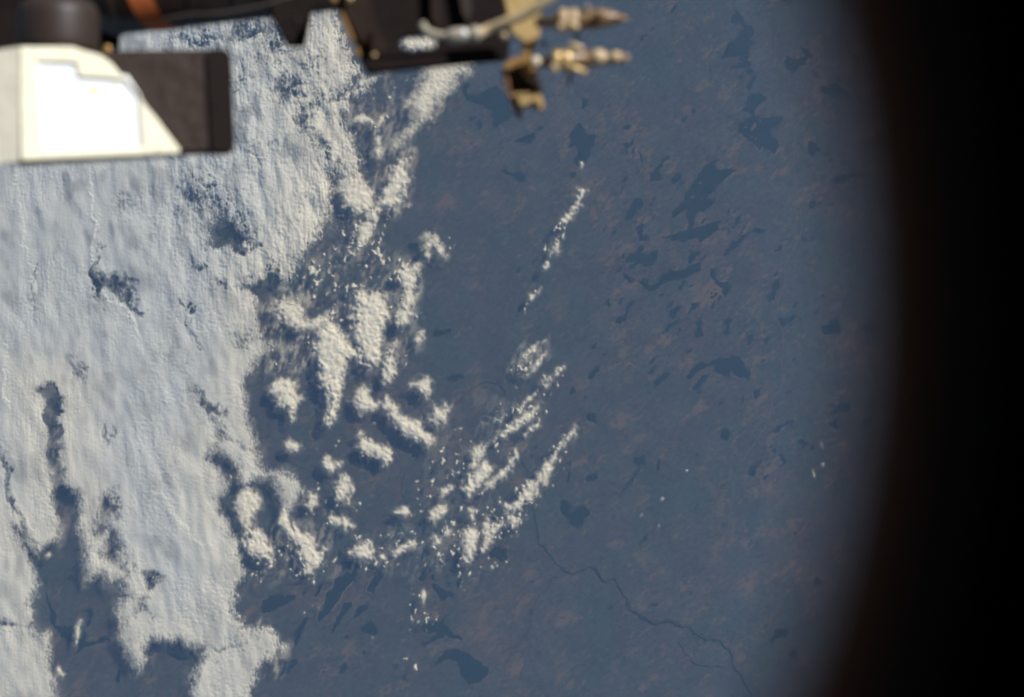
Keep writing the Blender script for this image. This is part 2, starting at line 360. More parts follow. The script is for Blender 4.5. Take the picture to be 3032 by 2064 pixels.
lakes(900, 1384,
 [(90,1030),(140,930),(150,870),(200,820),(240,740),(255,700),(250,650),(330,635),(480,640),(600,640),(590,700),(540,760),(510,800),(490,850),(470,870),(425,850),(440,810),(480,750),(500,710),(440,700),(380,740),(300,820),(260,870),(230,920),(190,980),(140,1030),(100,1070)],
 [(390,1110),(430,1075),(465,1045),(490,1080),(510,1130),(470,1150),(420,1135)],
 [(185,1145),(200,1080),(250,1000),(270,940),(330,930),(300,990),(260,1030),(220,1090)], [(340,1030),(360,980),(450,940),(440,970),(400,1000),(350,1035)],
 [(880,805),(930,820),(970,850),(1030,875),(1030,890),(985,890),(960,920),(930,900),(910,850)],
 [(790,760),(800,700),(850,680),(840,760),(820,780)], [(880,770),(890,730),(905,770)],
 [(810,1090),(830,1060),(900,1060),(950,1060),(970,1010),(960,1080),(1000,1120),(1060,1150),(1095,1185),(1040,1175),(980,1155),(940,1170),(880,1200),(830,1230),(805,1210),(870,1180),(920,1150),(850,1140),(810,1120)],
 [(905,1340),(950,1290),(1040,1245),(1120,1280),(1180,1320),(1230,1370),(1270,1380),(1260,1430),(1200,1480),(1130,1490),(1110,1450),(1080,1390),(1060,1330),(1010,1310),(960,1320),(940,1350),(905,1355)],
 [(1780,220),(1810,225),(1845,270),(1820,290),(1800,300),(1850,305),(1900,265),(1930,265),(1970,300),(1950,340),(1920,390),(1885,412),(1850,395),(1820,350),(1780,320)],
 [(1275,600),(1300,560),(1360,545),(1400,560),(1400,620),(1380,660),(1340,630),(1300,620)],
 [(725,1010),(740,970),(770,975),(760,1010)], [(1550,800),(1580,780),(1585,805)], [(1318,1098),(1335,1080),(1345,1095)], [(400,1290),(410,1250),(430,1280)],
 [(1315,970),(1330,955),(1328,980)], [(610,1365),(645,1345),(650,1370)], [(275,1160),(300,1150),(305,1185),(280,1180)], [(255,1420),(265,1350),(285,1340),(275,1420)],
 [(75,890),(90,820),(130,790),(110,840)], [(250,560),(262,590),(258,640),(240,600)], [(1050,790),(1075,760),(1060,830)])
lakes(900, 500,
 [(885,1155),(910,1105),(960,1110),(1010,1095),(1005,1120),(1025,1165),(1000,1130),(940,1150),(900,1158)],
 [(975,1450),(1060,1410),(1090,1410),(1110,1445),(1070,1440),(1000,1455)], [(705,530),(790,510),(790,550),(740,550)],
 [(1465,712),(1485,668),(1495,690),(1475,718)], [(1415,665),(1425,650),(1425,668)], [(1955,1440),(1990,1380),(2030,1350),(2025,1400),(1970,1445)],
 [(1475,975),(1485,935),(1530,940),(1530,970)], [(1455,1015),(1475,1000),(1478,1015)], [(1048,850),(1056,835),(1054,852)], [(1250,1275),(1262,1265),(1262,1280)])
lakes(900, 1000,
 [(1945,560),(1950,520),(2000,520),(2005,590),(1960,580)], [(1830,390),(1850,330),(1875,380)], [(1925,435),(1948,395),(1940,420)],
 [(1805,990),(1815,920),(1835,920),(1820,998)], [(1940,990),(1960,940),(2020,930),(2025,970),(1960,990)], [(2265,850),(2324,810),(2335,880),(2290,862)],
 [(1800,862),(1840,850),(1838,882)], [(1580,765),(1610,735),(1600,765)], [(1560,800),(1575,815),(1565,835)], [(1965,815),(1980,805),(1975,835)])
lakes(0, 1384,
 [(275,765),(325,780),(320,850),(345,940),(385,1000),(372,1080),(430,1100),(500,1085),(560,1110),(600,1150),(592,1200),(640,1192),(735,1162),(758,1188),(640,1220),(560,1250),(530,1280),(540,1210),(420,1170),(360,1080),(350,1000),(310,850)],
 [(470,760),(500,742),(505,768),(475,775)], [(620,1000),(650,1010),(600,1100),(585,1080)],
 [(580,980),(620,960),(640,1010),(600,1030)], [(1000,1210),(1240,1200),(1330,1270),(1230,1330),(1010,1290)], [(790,1450),(860,1390),(880,1400),(820,1480)],
 [(1930,1420),(2040,1320),(2050,1340),(1990,1420),(1935,1445)], [(2290,1140),(2324,1060),(2340,1080),(2300,1150)], [(1790,1000),(2030,870),(1990,930),(1860,1000)], [(2040,1230),(2060,1080),(2120,1030),(2060,1180)])
lakes(0, 1384, [(2215,1405),(2235,1400),(2235,1420),(2215,1420)])
rr = random.Random(5)
def inpoly(x, y, P):
    c = False
    for i in range(len(P)):
        (ax_, ay_), (bx_, by_) = P[i], P[i-1]
        if (ay_ > y) != (by_ > y) and x < (bx_-ax_)*(y-ay_)/(by_-ay_)+ax_: c = not c
    return c
# small ponds of the lake country on the right
for k in range(120):
    u = rr.uniform(1780, 2560); v = rr.uniform(20, 1900)
    if k > 46: u = rr.gauss(2060, 170); v = rr.gauss(860, 280)
    if any(inpoly(u, v, P) for P in LAKES): continue
    a = math.radians(-50+rr.gauss(0, 18)); L = rr.uniform(4, 17); w = L*rr.uniform(.16, .4)
    LAKES.append([(u+L*math.cos(t)*math.cos(a)-w*math.sin(t)*math.sin(a), v+L*math.cos(t)*math.sin(a)+w*math.sin(t)*math.cos(a)) for t in (0, .9, 1.9, 2.9, 4, 5.1)])
for i, P in enumerate(LAKES):
    Q = rough_poly(P, i, 0.10 if len(P) > 18 else 0.17)
    tag(sheet('lake', Q, M_water, 24+ (i % 40)*0.8), kind='structure')
M_isle = mat('island_soil', (0.075, 0.068, 0.052), rough=0.95, spec=0.05)
# islands in the two largest lakes
for i, (u, v, L, w, a) in enumerate([(2232,376,14,5,-60),(2250,357,4,3,0),(2208,377,4,3,0),(2226,405,6,2,-20),(2238,411,4,2,0),(2073,541,6,3,-30),(2050,583,6,4,-20),(2076,590,3,2,0),(2238,190,3,2,0)]):
    a = math.radians(a)
    P = [(u+L*math.cos(t)*math.cos(a)-w*math.sin(t)*math.sin(a), v+L*math.cos(t)*math.sin(a)+w*math.sin(t)*math.cos(a)) for t in (0, .9, 1.9, 2.9, 4, 5.1)]
    tag(sheet('island', rough_poly(P, 900+i, mn=3), M_isle, 75), kind='structure')

def ribbon(name, lines, m, h, jit=0.0, seed=1):
    """lines: list of (pts, width px, width px end); one sheet"""
    r = random.Random(seed); Vv = []; Ff = []
    for pts, w0, w1 in lines:
        P = list(pts)
        for _ in range(3):
            Q = [P[0]]
            for a, b in zip(P, P[1:]):
                L = math.hypot(b[0]-a[0], b[1]-a[1])
                if L > 5:
                    d = r.gauss(0, jit)*L
                    Q.append(((a[0]+b[0])/2-(b[1]-a[1])/L*d, (a[1]+b[1])/2+(b[0]-a[0])/L*d))
                Q.append(b)
            P = Q
        n = len(P); base = len(Vv)
        for k, (x, y) in enumerate(P):
            a = P[max(0, k-1)]; b = P[min(n-1, k+1)]
            L = math.hypot(b[0]-a[0], b[1]-a[1]) or 1
            w = (w0+(w1-w0)*k/(n-1))/2*(1+r.uniform(-.25, .35)*(jit > 0))*(0.72 if name == 'river' else 1)
            nx_, ny_ = -(b[1]-a[1])/L*w, (b[0]-a[0])/L*w
            for s in (1, -1):
                X, Y, Zz = gxy(x+s*nx_, y+s*ny_, h); Vv.append((float(X), float(Y), float(Zz)))
        for k in range(n-1):
            q = base+2*k; Ff.append((q, q+1, q+3, q+2))
    return mesh_np(name, np.array(Vv), np.array(Ff), smooth=False, m=m)

Rm = Z(900,1000,[(730,890),(790,820),(850,750),(900,690),(950,620),(1000,510),(1040,460),(1110,380),(1190,330),(1250,300),(1340,310),(1375,350),(1390,420),(1420,490),(1425,560),(1450,700),(1470,830),(1530,900),(1535,970),(1550,1100),(1565,1150)]) + Z(900,1384,[(1570,240),(1590,300),(1592,370),(1610,450),(1615,530),(1655,545),(1680,590),(1720,640),(1760,680),(1785,715),(1850,740),(1910,712),(1980,685),(2010,715),(2050,780),(2140,765),(2180,850),(2220,900),(2225,970),(2290,1005)]) + Z(1800,1330,[(215,1150),(260,1170),(310,1200),(370,1192),(430,1185),(480,1215),(540,1222),(575,1235),(600,1275)])
tag(ribbon('river', [
 (Rm[:20], 2.2, 3.0), (Rm[19:], 3.5, 6.5),
 (Z(1800,1330,[(600,1275),(650,1300),(670,1320),(710,1300),(740,1325),(770,1310),(790,1345),(830,1370),(845,1410),(860,1480),(890,1530),(930,1575),(960,1650),(1000,1720)]), 4.5, 4.5),
 (Z(1800,1330,[(590,1275),(540,1300),(490,1325),(490,1345),(515,1370),(530,1410),(575,1430),(580,1470),(620,1480),(700,1505),(760,1490),(800,1505),(845,1485)]), 3.5, 2.6),
 (Z(1800,1330,[(670,1320),(640,1350),(590,1370),(585,1400)]), 3, 2), (Z(1800,1330,[(600,1285),(610,1320),(640,1345)]), 2, 2),
 (Z(1800,1330,[(370,1200),(420,1170),(470,1185),(530,1228)]), 3, 3), (Z(1800,1330,[(210,1135),(250,1150),(300,1190)]), 2.5, 2.5),
 (Z(1800,1330,[(85,990),(105,975),(95,955),(80,965)]), 1.5, 1.5), (Z(1800,1330,[(135,1060),(160,1050),(150,1090),(200,1090),(212,1120),(190,1125)]), 2, 2),
 (Z(1800,1330,[(215,1150),(225,1175),(270,1185),(310,1208),(350,1210)]), 2, 2),
 (Z(900,1384,[(2010,690),(2035,740),(2060,775)]), 3, 3), (Z(900,1384,[(2060,785),(2100,790),(2140,770)]), 3, 3), (Z(900,1384,[(1640,535),(1670,545),(1672,580)]), 2, 2),
 (Z(900,1384,[(1800,738),(1750,758),(1710,755),(1695,790),(1695,825),(1650,850),(1610,900),(1590,935),(1560,950),(1565,1020),(1555,1110),(1510,1180),(1465,1225),(1445,1250),(1490,1268),(1518,1295),(1520,1340),(1500,1380),(1495,1430)]), 2.2, 1.6),
 (Z(900,500,[(1280,440),(1290,490),(1340,520),(1380,600),(1440,640),(1460,665),(1400,730),(1385,850),(1410,900),(1365,1000),(1390,1060)]), 1.6, 1.6),
 (Z(900,1000,[(2324,890),(2280,940),(2260,1000),(2210,1030),(2180,1080)]), 2.4, 3.0), (Z(900,1000,[(2085,990),(2120,995),(2140,1015)]), 2, 2),
 (Z(900,1000,[(730,890),(690,940),(670,1000),(670,1080),(710,1140)]), 2, 1.5),
 (Z(1800,1330,[(215,110),(160,220),(120,270),(80,310)]), 1.8, 2.6),
 (Z(1800,0,[(1130,20),(1060,60),(1040,80),(980,90)]), 2, 1.2), (Z(1800,0,[(920,765),(860,790),(820,820)]), 1.5, 1), (Z(1800,0,[(1290,970),(1330,990),(1340,1020)]), 2.2, 1.6),
 (Z(1800,0,[(300,370),(320,430),(350,480)]), 1.2, 1.2)], M_river, 70, 0.10, 3), kind='structure')
tag(ribbon('road', [
 (Z(1800,0,[(1190,130),(1155,250),(1150,460),(1200,480),(1225,645),(1275,655),(1330,720),(1340,790),(1280,890),(1290,980),(1275,1100),(1300,1310)]), 1.2, 1.2),
 (Z(1800,660,[(1300,-220),(1325,-60),(1340,30),(1320,105),(1260,210),(1222,285),(1220,420),(1175,530),(1150,650),(1200,740),(1210,800),(1203,900),(1205,1060),(1190,1150),(1130,1210),(1115,1330),(1080,1420),(1000,1530)]), 1.2, 1.2),
 (Z(1800,1330,[(1000,-30),(940,60),(890,140),(862,250),(855,370),(835,480),(830,560),(740,650)]), 1.1, 1.1),
 (Z(900,1384,[(1530,480),(1580,620),(1650,700),(1680,760)]), 0.9, 0.9), (Z(900,1384,[(1700,770),(1850,830)]), 0.9, 0.9),
 (Z(1800,1330,[(0,1170),(120,1220),(250,1265)]), 0.9, 0.9), (Z(900,500,[(860,0),(875,200),(885,380)]), 0.9, 0.9)], M_road, 60, 0.02, 4), kind='structure')
# pale shorelines along the two long lakes at the bottom
tag(ribbon('shore', [
 (Z(900,1384,[(255,700),(235,745),(200,815),(150,868),(140,925),(90,1028),(98,1078)]), 2.0, 2.4), (Z(900,1384,[(440,700),(380,745),(300,825),(262,868),(250,915),(215,960),(190,985)]), 1.4, 2.4),
 (Z(900,1384,[(505,712),(482,752),(442,812),(425,852),(470,872)]), 1.6, 2), (Z(900,1384,[(440,700),(500,708)]), 1.6, 1.6), (Z(1800,0,[(1020,1020),(1045,1050),(1070,1012)]), 2, 2),
 (Z(1800,660,[(125,980),(150,965),(190,995)]), 2.5, 2.5)], M_shore, 110, 0.12, 8), kind='structure')
# pale town blocks by the river bend
tw = []
for k in range(150):
    if k < 115: u = 1800+rr.gauss(720, 90)/2.324; v = 1330+rr.gauss(1390, 90)/2.324
    elif k < 135: u = rr.uniform(2050, 2500); v = rr.uniform(50, 400)
    else: u = rr.uniform(1850, 2120); v = rr.uniform(1450, 1600)
    s = rr.uniform(.6, 1.7)
    tw.append(([(u-s, v), (u+s, v+rr.uniform(-1, 1))], s, s))
tag(ribbon('town_area', tw, M_shore, 64, 0, 9), kind='structure')
# ------------------------------------------------------------------ clouds
def cloud_material(name='cloud', col=(0.82, 0.81, 0.80), blue_cast=(0.57, 0.635, 0.77)):
    m = bpy.data.materials.new(name); m.use_nodes = True
    t = m.node_tree; t.nodes.remove(t.nodes['Principled BSDF']); out = t.nodes['Material Output']
    at = t.nodes.new('ShaderNodeAttribute'); at.attribute_name = 'thickness'
    cm = t.nodes.new('ShaderNodeMix'); cm.data_type = 'RGBA'; cm.inputs[6].default_value = (*col, 1); cm.inputs[7].default_value = (*blue_cast, 1)
    ai = t.nodes.new('ShaderNodeAttribute'); ai.attribute_name = 'blue_cast'; t.links.new(ai.outputs['Fac'], cm.inputs[0])
    tr = t.nodes.new('ShaderNodeBsdfTransparent')
    df = t.nodes.new('ShaderNodeBsdfDiffuse'); df.inputs[0].default_value = (*col, 1)
    tl = t.nodes.new('ShaderNodeBsdfTranslucent'); tl.inputs[0].default_value = (*col, 1)
    t.links.new(cm.outputs[2], df.inputs[0]); t.links.new(cm.outputs[2], tl.inputs[0])
    mx = t.nodes.new('ShaderNodeMixShader'); mx.inputs[0].default_value = 0.28
    t.links.new(df.outputs[0], mx.inputs[1]); t.links.new(tl.outputs[0], mx.inputs[2])
    tc = t.nodes.new('ShaderNodeTexCoord')
    n = t.nodes.new('ShaderNodeTexNoise'); n.inputs['Scale'].default_value = 1/420.0; n.inputs['Detail'].default_value = 3
    t.links.new(tc.outputs['Object'], n.inputs['Vector'])
    b = t.nodes.new('ShaderNodeBump'); b.inputs['Strength'].default_value = 0.35; b.inputs['Distance'].default_value = 160.0
    t.links.new(n.outputs['Fac'], b.inputs['Height'])
    t.links.new(b.outputs[0], df.inputs['Normal'])
    m2 = t.nodes.new('ShaderNodeMixShader')
    t.links.new(at.outputs['Fac'], m2.inputs[0]); t.links.new(tr.outputs[0], m2.inputs[1]); t.links.new(mx.outputs[0], m2.inputs[2])
    t.links.new(m2.outputs[0], out.inputs[0])
    return m
M_cloud = cloud_material()

fib = fftn(49, 5, 40, 0.9, 80, 2.6)
wn = (fftn(21, 20, 120, 1.5), fftn(22, 20, 120, 1.5))
WV = worley(26, 35, 84, 2.0, .5, wn=wn); WV2 = worley(12, 36, 84, 1.8, .5, wn=wn); WA = worley(17, 31, wn=wn); WB = worley(9, 32, wn=wn); WC = worley(30, 33, 70, 1.5, wn=wn)
puff = 0.45*(1-WA[0])+0.14*(1-WB[0])+0.58*(1-WC[0])          # rounded lumps
edge = 0.6*fftn(23, 8, 70, 1.5, -72, 2.0)+0.6*fftn(43, 8, 60, 1.3); edgeb = fftn(24, 40, 220, 1.6); puffv = 0.5*(1-WV[0])+0.35*(1-WV2[0])+0.2*(1-WB[0])
edgef = fftn(25, 6, 18, 0.6)
rip = fftn(26, 6, 22, 0.8, 25, 1.6); ripv = fftn(27, 6, 30, 1.2, 84, 3.2); streak = fftn(28, 8, 50, 1.2, 88, 10.0)
wob = fftn(29, 9, 34, 1.0); swell = fftn(30, 60, 400, 1.8)

def build_cloud(name, w, alpha, h, thr=0.02, base=None, m=M_cloud, blue_cast=None):
    """cloud top surface over the lattice window w, with a flat underside where the cloud is thick"""
    al = alpha; on = al > thr
    q = on[:-1, :-1] | on[1:, :-1] | on[:-1, 1:] | on[1:, 1:]
    if not q.any(): return None
    ny, nx = al.shape
    idx = np.arange(nx*ny).reshape(ny, nx)
    F = np.stack([idx[1:, :-1], idx[1:, 1:], idx[:-1, 1:], idx[:-1, :-1]], -1)[q]
    used = np.zeros(nx*ny, bool); used[F.ravel()] = True
    re = -np.ones(nx*ny, np.int64); re[used] = np.arange(used.sum()); F = re[F]
    X, Y, Zz = gxy(GU[w].ravel()[used], GV[w].ravel()[used], h.ravel()[used])
    A = np.clip(al.ravel()[used], 0, 1)
    V = np.stack([X, Y, Zz], -1)
    I = np.zeros(len(A)) if blue_cast is None else blue_cast.ravel()[used]
    if base is not None:
        s = 4; sl = (slice(0, None, s), slice(0, None, s)); a4 = al[sl]
        if min(a4.shape) > 2:
            o4 = a4 > 0.8; q4 = o4[:-1, :-1] & o4[1:, :-1] & o4[:-1, 1:] & o4[1:, 1:]
            if q4.any():
                i4 = np.arange(a4.size).reshape(a4.shape)
                F4 = np.stack([i4[:-1, :-1], i4[:-1, 1:], i4[1:, 1:], i4[1:, :-1]], -1)[q4]
                u4 = np.zeros(a4.size, bool); u4[F4.ravel()] = True
                r4 = -np.ones(a4.size, np.int64); r4[u4] = np.arange(u4.sum()); F4 = r4[F4]
                x4, y4, z4 = gxy(GU[w][sl].ravel()[u4], GV[w][sl].ravel()[u4], base)
                F = np.concatenate([F, F4+len(V)]); V = np.concatenate([V, np.stack([x4, y4, z4], -1)]); A = np.concatenate([A, np.ones(u4.sum())]); I = np.concatenate([I, np.zeros(u4.sum())])
    return mesh_np(name, V, F, attrs={'thickness': A, 'blue_cast': I}, m=m)

def soft3(a):
    b = a.copy(); b[1:-1, 1:-1] = (a[1:-1, 1:-1]*4+a[:-2, 1:-1]*2+a[2:, 1:-1]*2+a[1:-1, :-2]*2+a[1:-1, 2:]*2+a[:-2, :-2]+a[2:, 2:]+a[:-2, 2:]+a[2:, :-2])/16; return b

def dents(w, L):
    s = np.zeros(GU[w].shape, np.float32)
    for (u, v, ru, rv, an, dp) in L:
        ru *= 1.5; rv *= 1.35; dp *= 0.72
        u *= 1.3046; v *= 1.3046; ru *= 1.3046; rv *= 1.3046
        a = math.radians(an); dx = GU[w]-u+7*wn[0][w]+5*edge[w]; dy = GV[w]-v+9*wn[1][w]+6*edgeb[w]
        p = dx*math.cos(a)+dy*math.sin(a); q = -dx*math.sin(a)+dy*math.cos(a)
        s += dp*np.exp(-(p/ru)**2-(q/rv)**2)
    return s

# --- the great deck on the left
deck = D([(-170,-170),(700,-170),(745,-40),(762,0),(775,60),(800,130),(830,160),(862,172),(850,205),(838,236),(805,236),(776,262),(800,300),(820,345),(832,372),(795,415),(764,430),(757,455),(748,490),(735,530),(702,568),(684,590),(664,636),(640,652),(622,640),(596,660),(585,700),(600,740)]) + \
 Z(0,1000,[(1850,30),(1790,110),(1720,240),(1700,330),(1690,420),(1700,560),(1730,610),(1762,680),(1772,770),(1790,880),(1830,922),(1940,915),(2030,970),(2085,1040),(2050,1120),(1975,1190),(1935,1130),(1900,1040),(1860,965),(1750,990),(1680,1030),(1655,1000),(1640,910),(1560,825),(1490,790),(1435,830),(1450,862),(1520,930),(1560,1010),(1545,1080),(1500,1110),(1510,1200),(1570,1280),(1595,1360),(1640,1400),(1640,1450)]) + \
 Z(0,1384,[(1650,640),(1685,730),(1640,790),(1620,850),(1625,950),(1640,1010),(1720,1060),(1850,1080),(1890,1110),(1915,1190),(1960,1230),(1900,1300),(1810,1360),(1770,1450),(1700,1640),(1320,1640),(1320,1440),(1335,1370),(1400,1310),(1320,1250),(1230,1190),(1160,1200),(1040,1190),(1000,1250),(1000,1340),(960,1410),(910,1380),(860,1280),(820,1160),(830,1080),(800,1000),(815,940),(870,880),(800,830),(730,780),(700,725),(650,770),(605,780),(590,700),(580,560),(535,400),(545,200),(480,170),(430,110),(420,0)]) + \
 Z(0,1000,[(402,720),(395,560),(385,430),(350,372),(305,372),(330,440),(352,520),(345,700),(340,860),(370,960),(385,1100),(390,1240)]) + \
 Z(0,1384,[(400,400),(400,480),(335,540),(265,630),(205,560),(150,450),(105,425),(165,555),(235,690),(275,790),(240,870),(212,960),(238,1010),(240,1080),(222,1165),(290,1150),(330,1130),(355,1170),(352,1330),(332,1300),(342,1390),(372,1450),(380,1640),(-400,1640)])
w = win(deck, 60)
sd = sdist(deck, w)
f = sd/14.0
hole1 = sdist(Z(0,1384,[(640,460),(680,300),(735,225),(760,260),(790,290),(802,345),(770,310),(745,345),(735,420),(680,480)]), w)
hole2 = sdist(Z(0,1384,[(715,600),(750,440),(790,440),(828,560),(800,650),(745,650)]), w)
f = np.minimum(f, -hole1/16.0 + 0.3); f = np.minimum(f, -hole2/16.0 + 0.3)
f = np.clip(f, -3, 2.4)
dn = dents(w, [(285,455,26,20,0,1.6),(435,440,36,30,0,2.2),(505,505,30,42,-10,3.0),(520,545,30,22,0,3.0),(445,600,10,16,0,2.2),(262,636,40,14,12,2.8),(292,686,34,13,48,3.6),(216,600,5,60,0,2.4),(222,655,9,24,-10,2.8),
 (77,650,5,45,8,2.6),(170,840,15,28,-22,2.5),(105,895,26,14,20,2.6),(120,925,7,30,0,3.2),(118,980,8,50,0,3.4),(240,985,10,26,-5,2.4),(248,1130,8,40,0,1.4),(425,600,14,20,0,.8),(418,690,5,14,0,2.6),(420,735,5,14,-15,2.6),(440,765,6,20,-25,2.2),
 (455,905,12,40,-38,2.9),(490,950,16,24,-30,2.0),(510,990,14,14,0,2.0),(612,712,11,34,0,3.4),(580,652,26,16,0,3.2),(500,648,16,12,0,2.2),(616,630,12,26,0,3.0),(562,560,16,12,0,2.0),(690,285,14,34,-10,2.6),(725,330,12,22,-10,2.2),
 (705,150,16,30,-10,2.0),(625,70,26,22,0,2.6),(604,128,20,26,0,1.7),(650,120,14,14,0,1.8),(560,62,26,14,0,2.4),(455,88,90,8,-4,1.6),(640,215,16,30,0,1.5),(660,190,16,20,0,1.6),(720,235,20,20,0,1.7),(775,215,18,16,0,2.0),(800,190,14,20,0,2.0),(830,235,20,14,0,2.6),
 (700,420,8,20,0,1.4),(765,395,20,30,0,2.0),(342,1312,20,16,30,2.9),(322,1372,12,38,20,2.3),(280,1300,10,40,20,2.0),(20,1100,8,60,-18,2.0),(35,1160,6,40,-25,2.0),(4,1060,6,40,-10,1.6),(8,1415,18,12,0,2.6),(60,1420,20,10,0,1.5),
 (528,1462,34,10,-22,1.8),(470,1475,26,8,20,1.6),(600,1420,40,14,10,1.1),(585,1470,30,20,0,1.1),(560,880,14,20,0,1.2),(355,470,3,60,4,1.0),(545,780,20,14,0,1.5),(570,760,30,14,10,1.6),(545,1010,20,8,10,1.6)])
upr = sstep(300, 700, GU[w])*sstep(1150, 700, GV[w]) + 0.6*sstep(420, 700, GU[w])*sstep(700, 500, GV[w])
upr = np.clip(upr, 0, 1)
top = sstep(420, 60, GV[w])
lowr = sstep(560, 760, GU[w])*sstep(1500, 1900, GV[w])

n = 0.55*edge[w]+0.5*edgeb[w]+0.22*edgef[w]+0.4*fib[w]
fr = 1.35 + 1.0*f - dn*1.25 + n*(0.42+0.22*upr+0.2*top+0.22*lowr) - 0.15
fr = fr - 0.6*top*sstep(-0.2, 1.6, edgeb[w]+0.6*edge[w]) - 0.25*upr
thin = fftn(45, 30, 300, 1.5, 85, 2.0)[w]
veil = sstep(0.2, 2.2, 0.8*fftn(46, 24, 160, 1.5, 80, 2.2)[w]+0.6*edgeb[w])*(0.35+0.65*sstep(1500, 200, GV[w]+0.4*GU[w]))
alpha = (0.93-0.05*np.clip(thin, -1, 2)-0.36*veil)*sstep(0.0, 2.9, fr)
haze_fringe = np.clip(0.04+0.07*np.clip(edgeb[w], -1, 2)+0.05*np.clip(edge[w], -1, 2), 0, .2)*sstep(-45, 5, sd)
alpha = np.maximum(alpha, haze_fringe)
blue_cast = (0.42+0.5*sstep(5, 220, sd))*(1-0.4*sstep(600, 950, GU[w]))  # bluish cast of scattered light put into the deck colour, weaker at edges
sft = sstep(0.0, 3.0, fr)
# relief: swells, streets, wrinkles, and stepped deck edges
left = 1-sstep(120, 700, GU[w])
mod = 0.35+0.75*sstep(-1, 1.2, fftn(44, 80, 400, 1.5)[w])
H = 1900 + 330*sft + 75*swell[w] + (62+60*upr)*fftn(48, 34, 170, 1.5, 82, 2.4)[w] + mod*((10+10*(1-left))*wob[w] + 9*rip[w] + 8*ripv[w]*(0.5+0.2*upr) + 11*streak[w]*(0.3+left))
H = H + upr*(250*puffv[w]+9*ripv[w]+20*streak[w]) + 60*thin*upr + 30*thin + 70*sstep(0, 1, upr)*sft
cr1 = fftn(81, 14, 90, 1.3, 78, 1.8)[w]; cr2 = fftn(82, 10, 60, 1.2, 20, 1.5)[w]; crm = sstep(-0.6, 1.0, fftn(83, 60, 300, 1.5)[w])
H = H - (34*np.exp(-(cr1/0.13)**2)*(0.35+0.65*crm) + 24*np.exp(-(cr2/0.12)**2)*(1.1-0.8*crm))*(0.55+0.8*upr)
H = H + lowr*60*puff[w]
for pts, A, tau in [
    (D([(36,370),(40,440),(52,500),(56,560),(74,620),(76,690),(60,720)]), 110, 26),
    (D([(205,385),(212,470),(216,540),(213,600),(222,650),(250,682),(292,700),(318,762)]), 150, 34),
    (D([(10,760),(16,820),(10,900),(20,925)]), 120, 22),
    (D([(292,700),(300,760),(322,800)]), 60, 24), (D([(215,700),(240,790),(245,840)]), 40, 20),
    (D([(352,1110),(385,1150),(430,1215),(480,1240)]), 90, 16),
    (D([(300,1200),(370,1215),(400,1225)]), 40, 14),
    (D([(0,1040),(20,1110),(60,1180),(85,1230)]), 60, 26)]:
    d = sdist(pts, w, closed=False); x0, x1 = pts[0][1], pts[-1][1]
    ends = sstep(min(x0, x1)-30, min(x0, x1)+30, GV[w])*sstep(max(x0, x1)+30, max(x0, x1)-30, GV[w])
    # travel is downwards, so 'left of travel' is +x: the high side is the other one
    s_ = -d + 5*wn[0][w]
    H = H + 1.5*A*ends*sstep(-4, 5, s_ + 2.0*edgef[w])*np.exp(-np.abs(s_)/(tau*1.3046)) 
deck_o = build_cloud('cloud_deck', w, alpha, H, base=1300, blue_cast=blue_cast)
tag(deck_o, 'vast pale grey-white cloud deck with wrinkled top covering the left half', 'cloud deck')

def biggest(mask, seed_val):
    """the connected piece of mask that holds the highest seed value"""
    j, i = np.unravel_index(np.argmax(np.where(mask, seed_val, -9)), mask.shape)
    cur = np.zeros_like(mask); cur[j, i] = True
    while True:
        g = cur.copy()
        g[1:] |= cur[:-1]; g[:-1] |= cur[1:]; g[:, 1:] |= cur[:, :-1]; g[:, :-1] |= cur[:, 1:]
        g &= mask
        if (g == cur).all(): return cur
        cur = g
A_rest = np.zeros(GU.shape, np.float32); H_rest = np.full(GU.shape, 1500.0, np.float32)
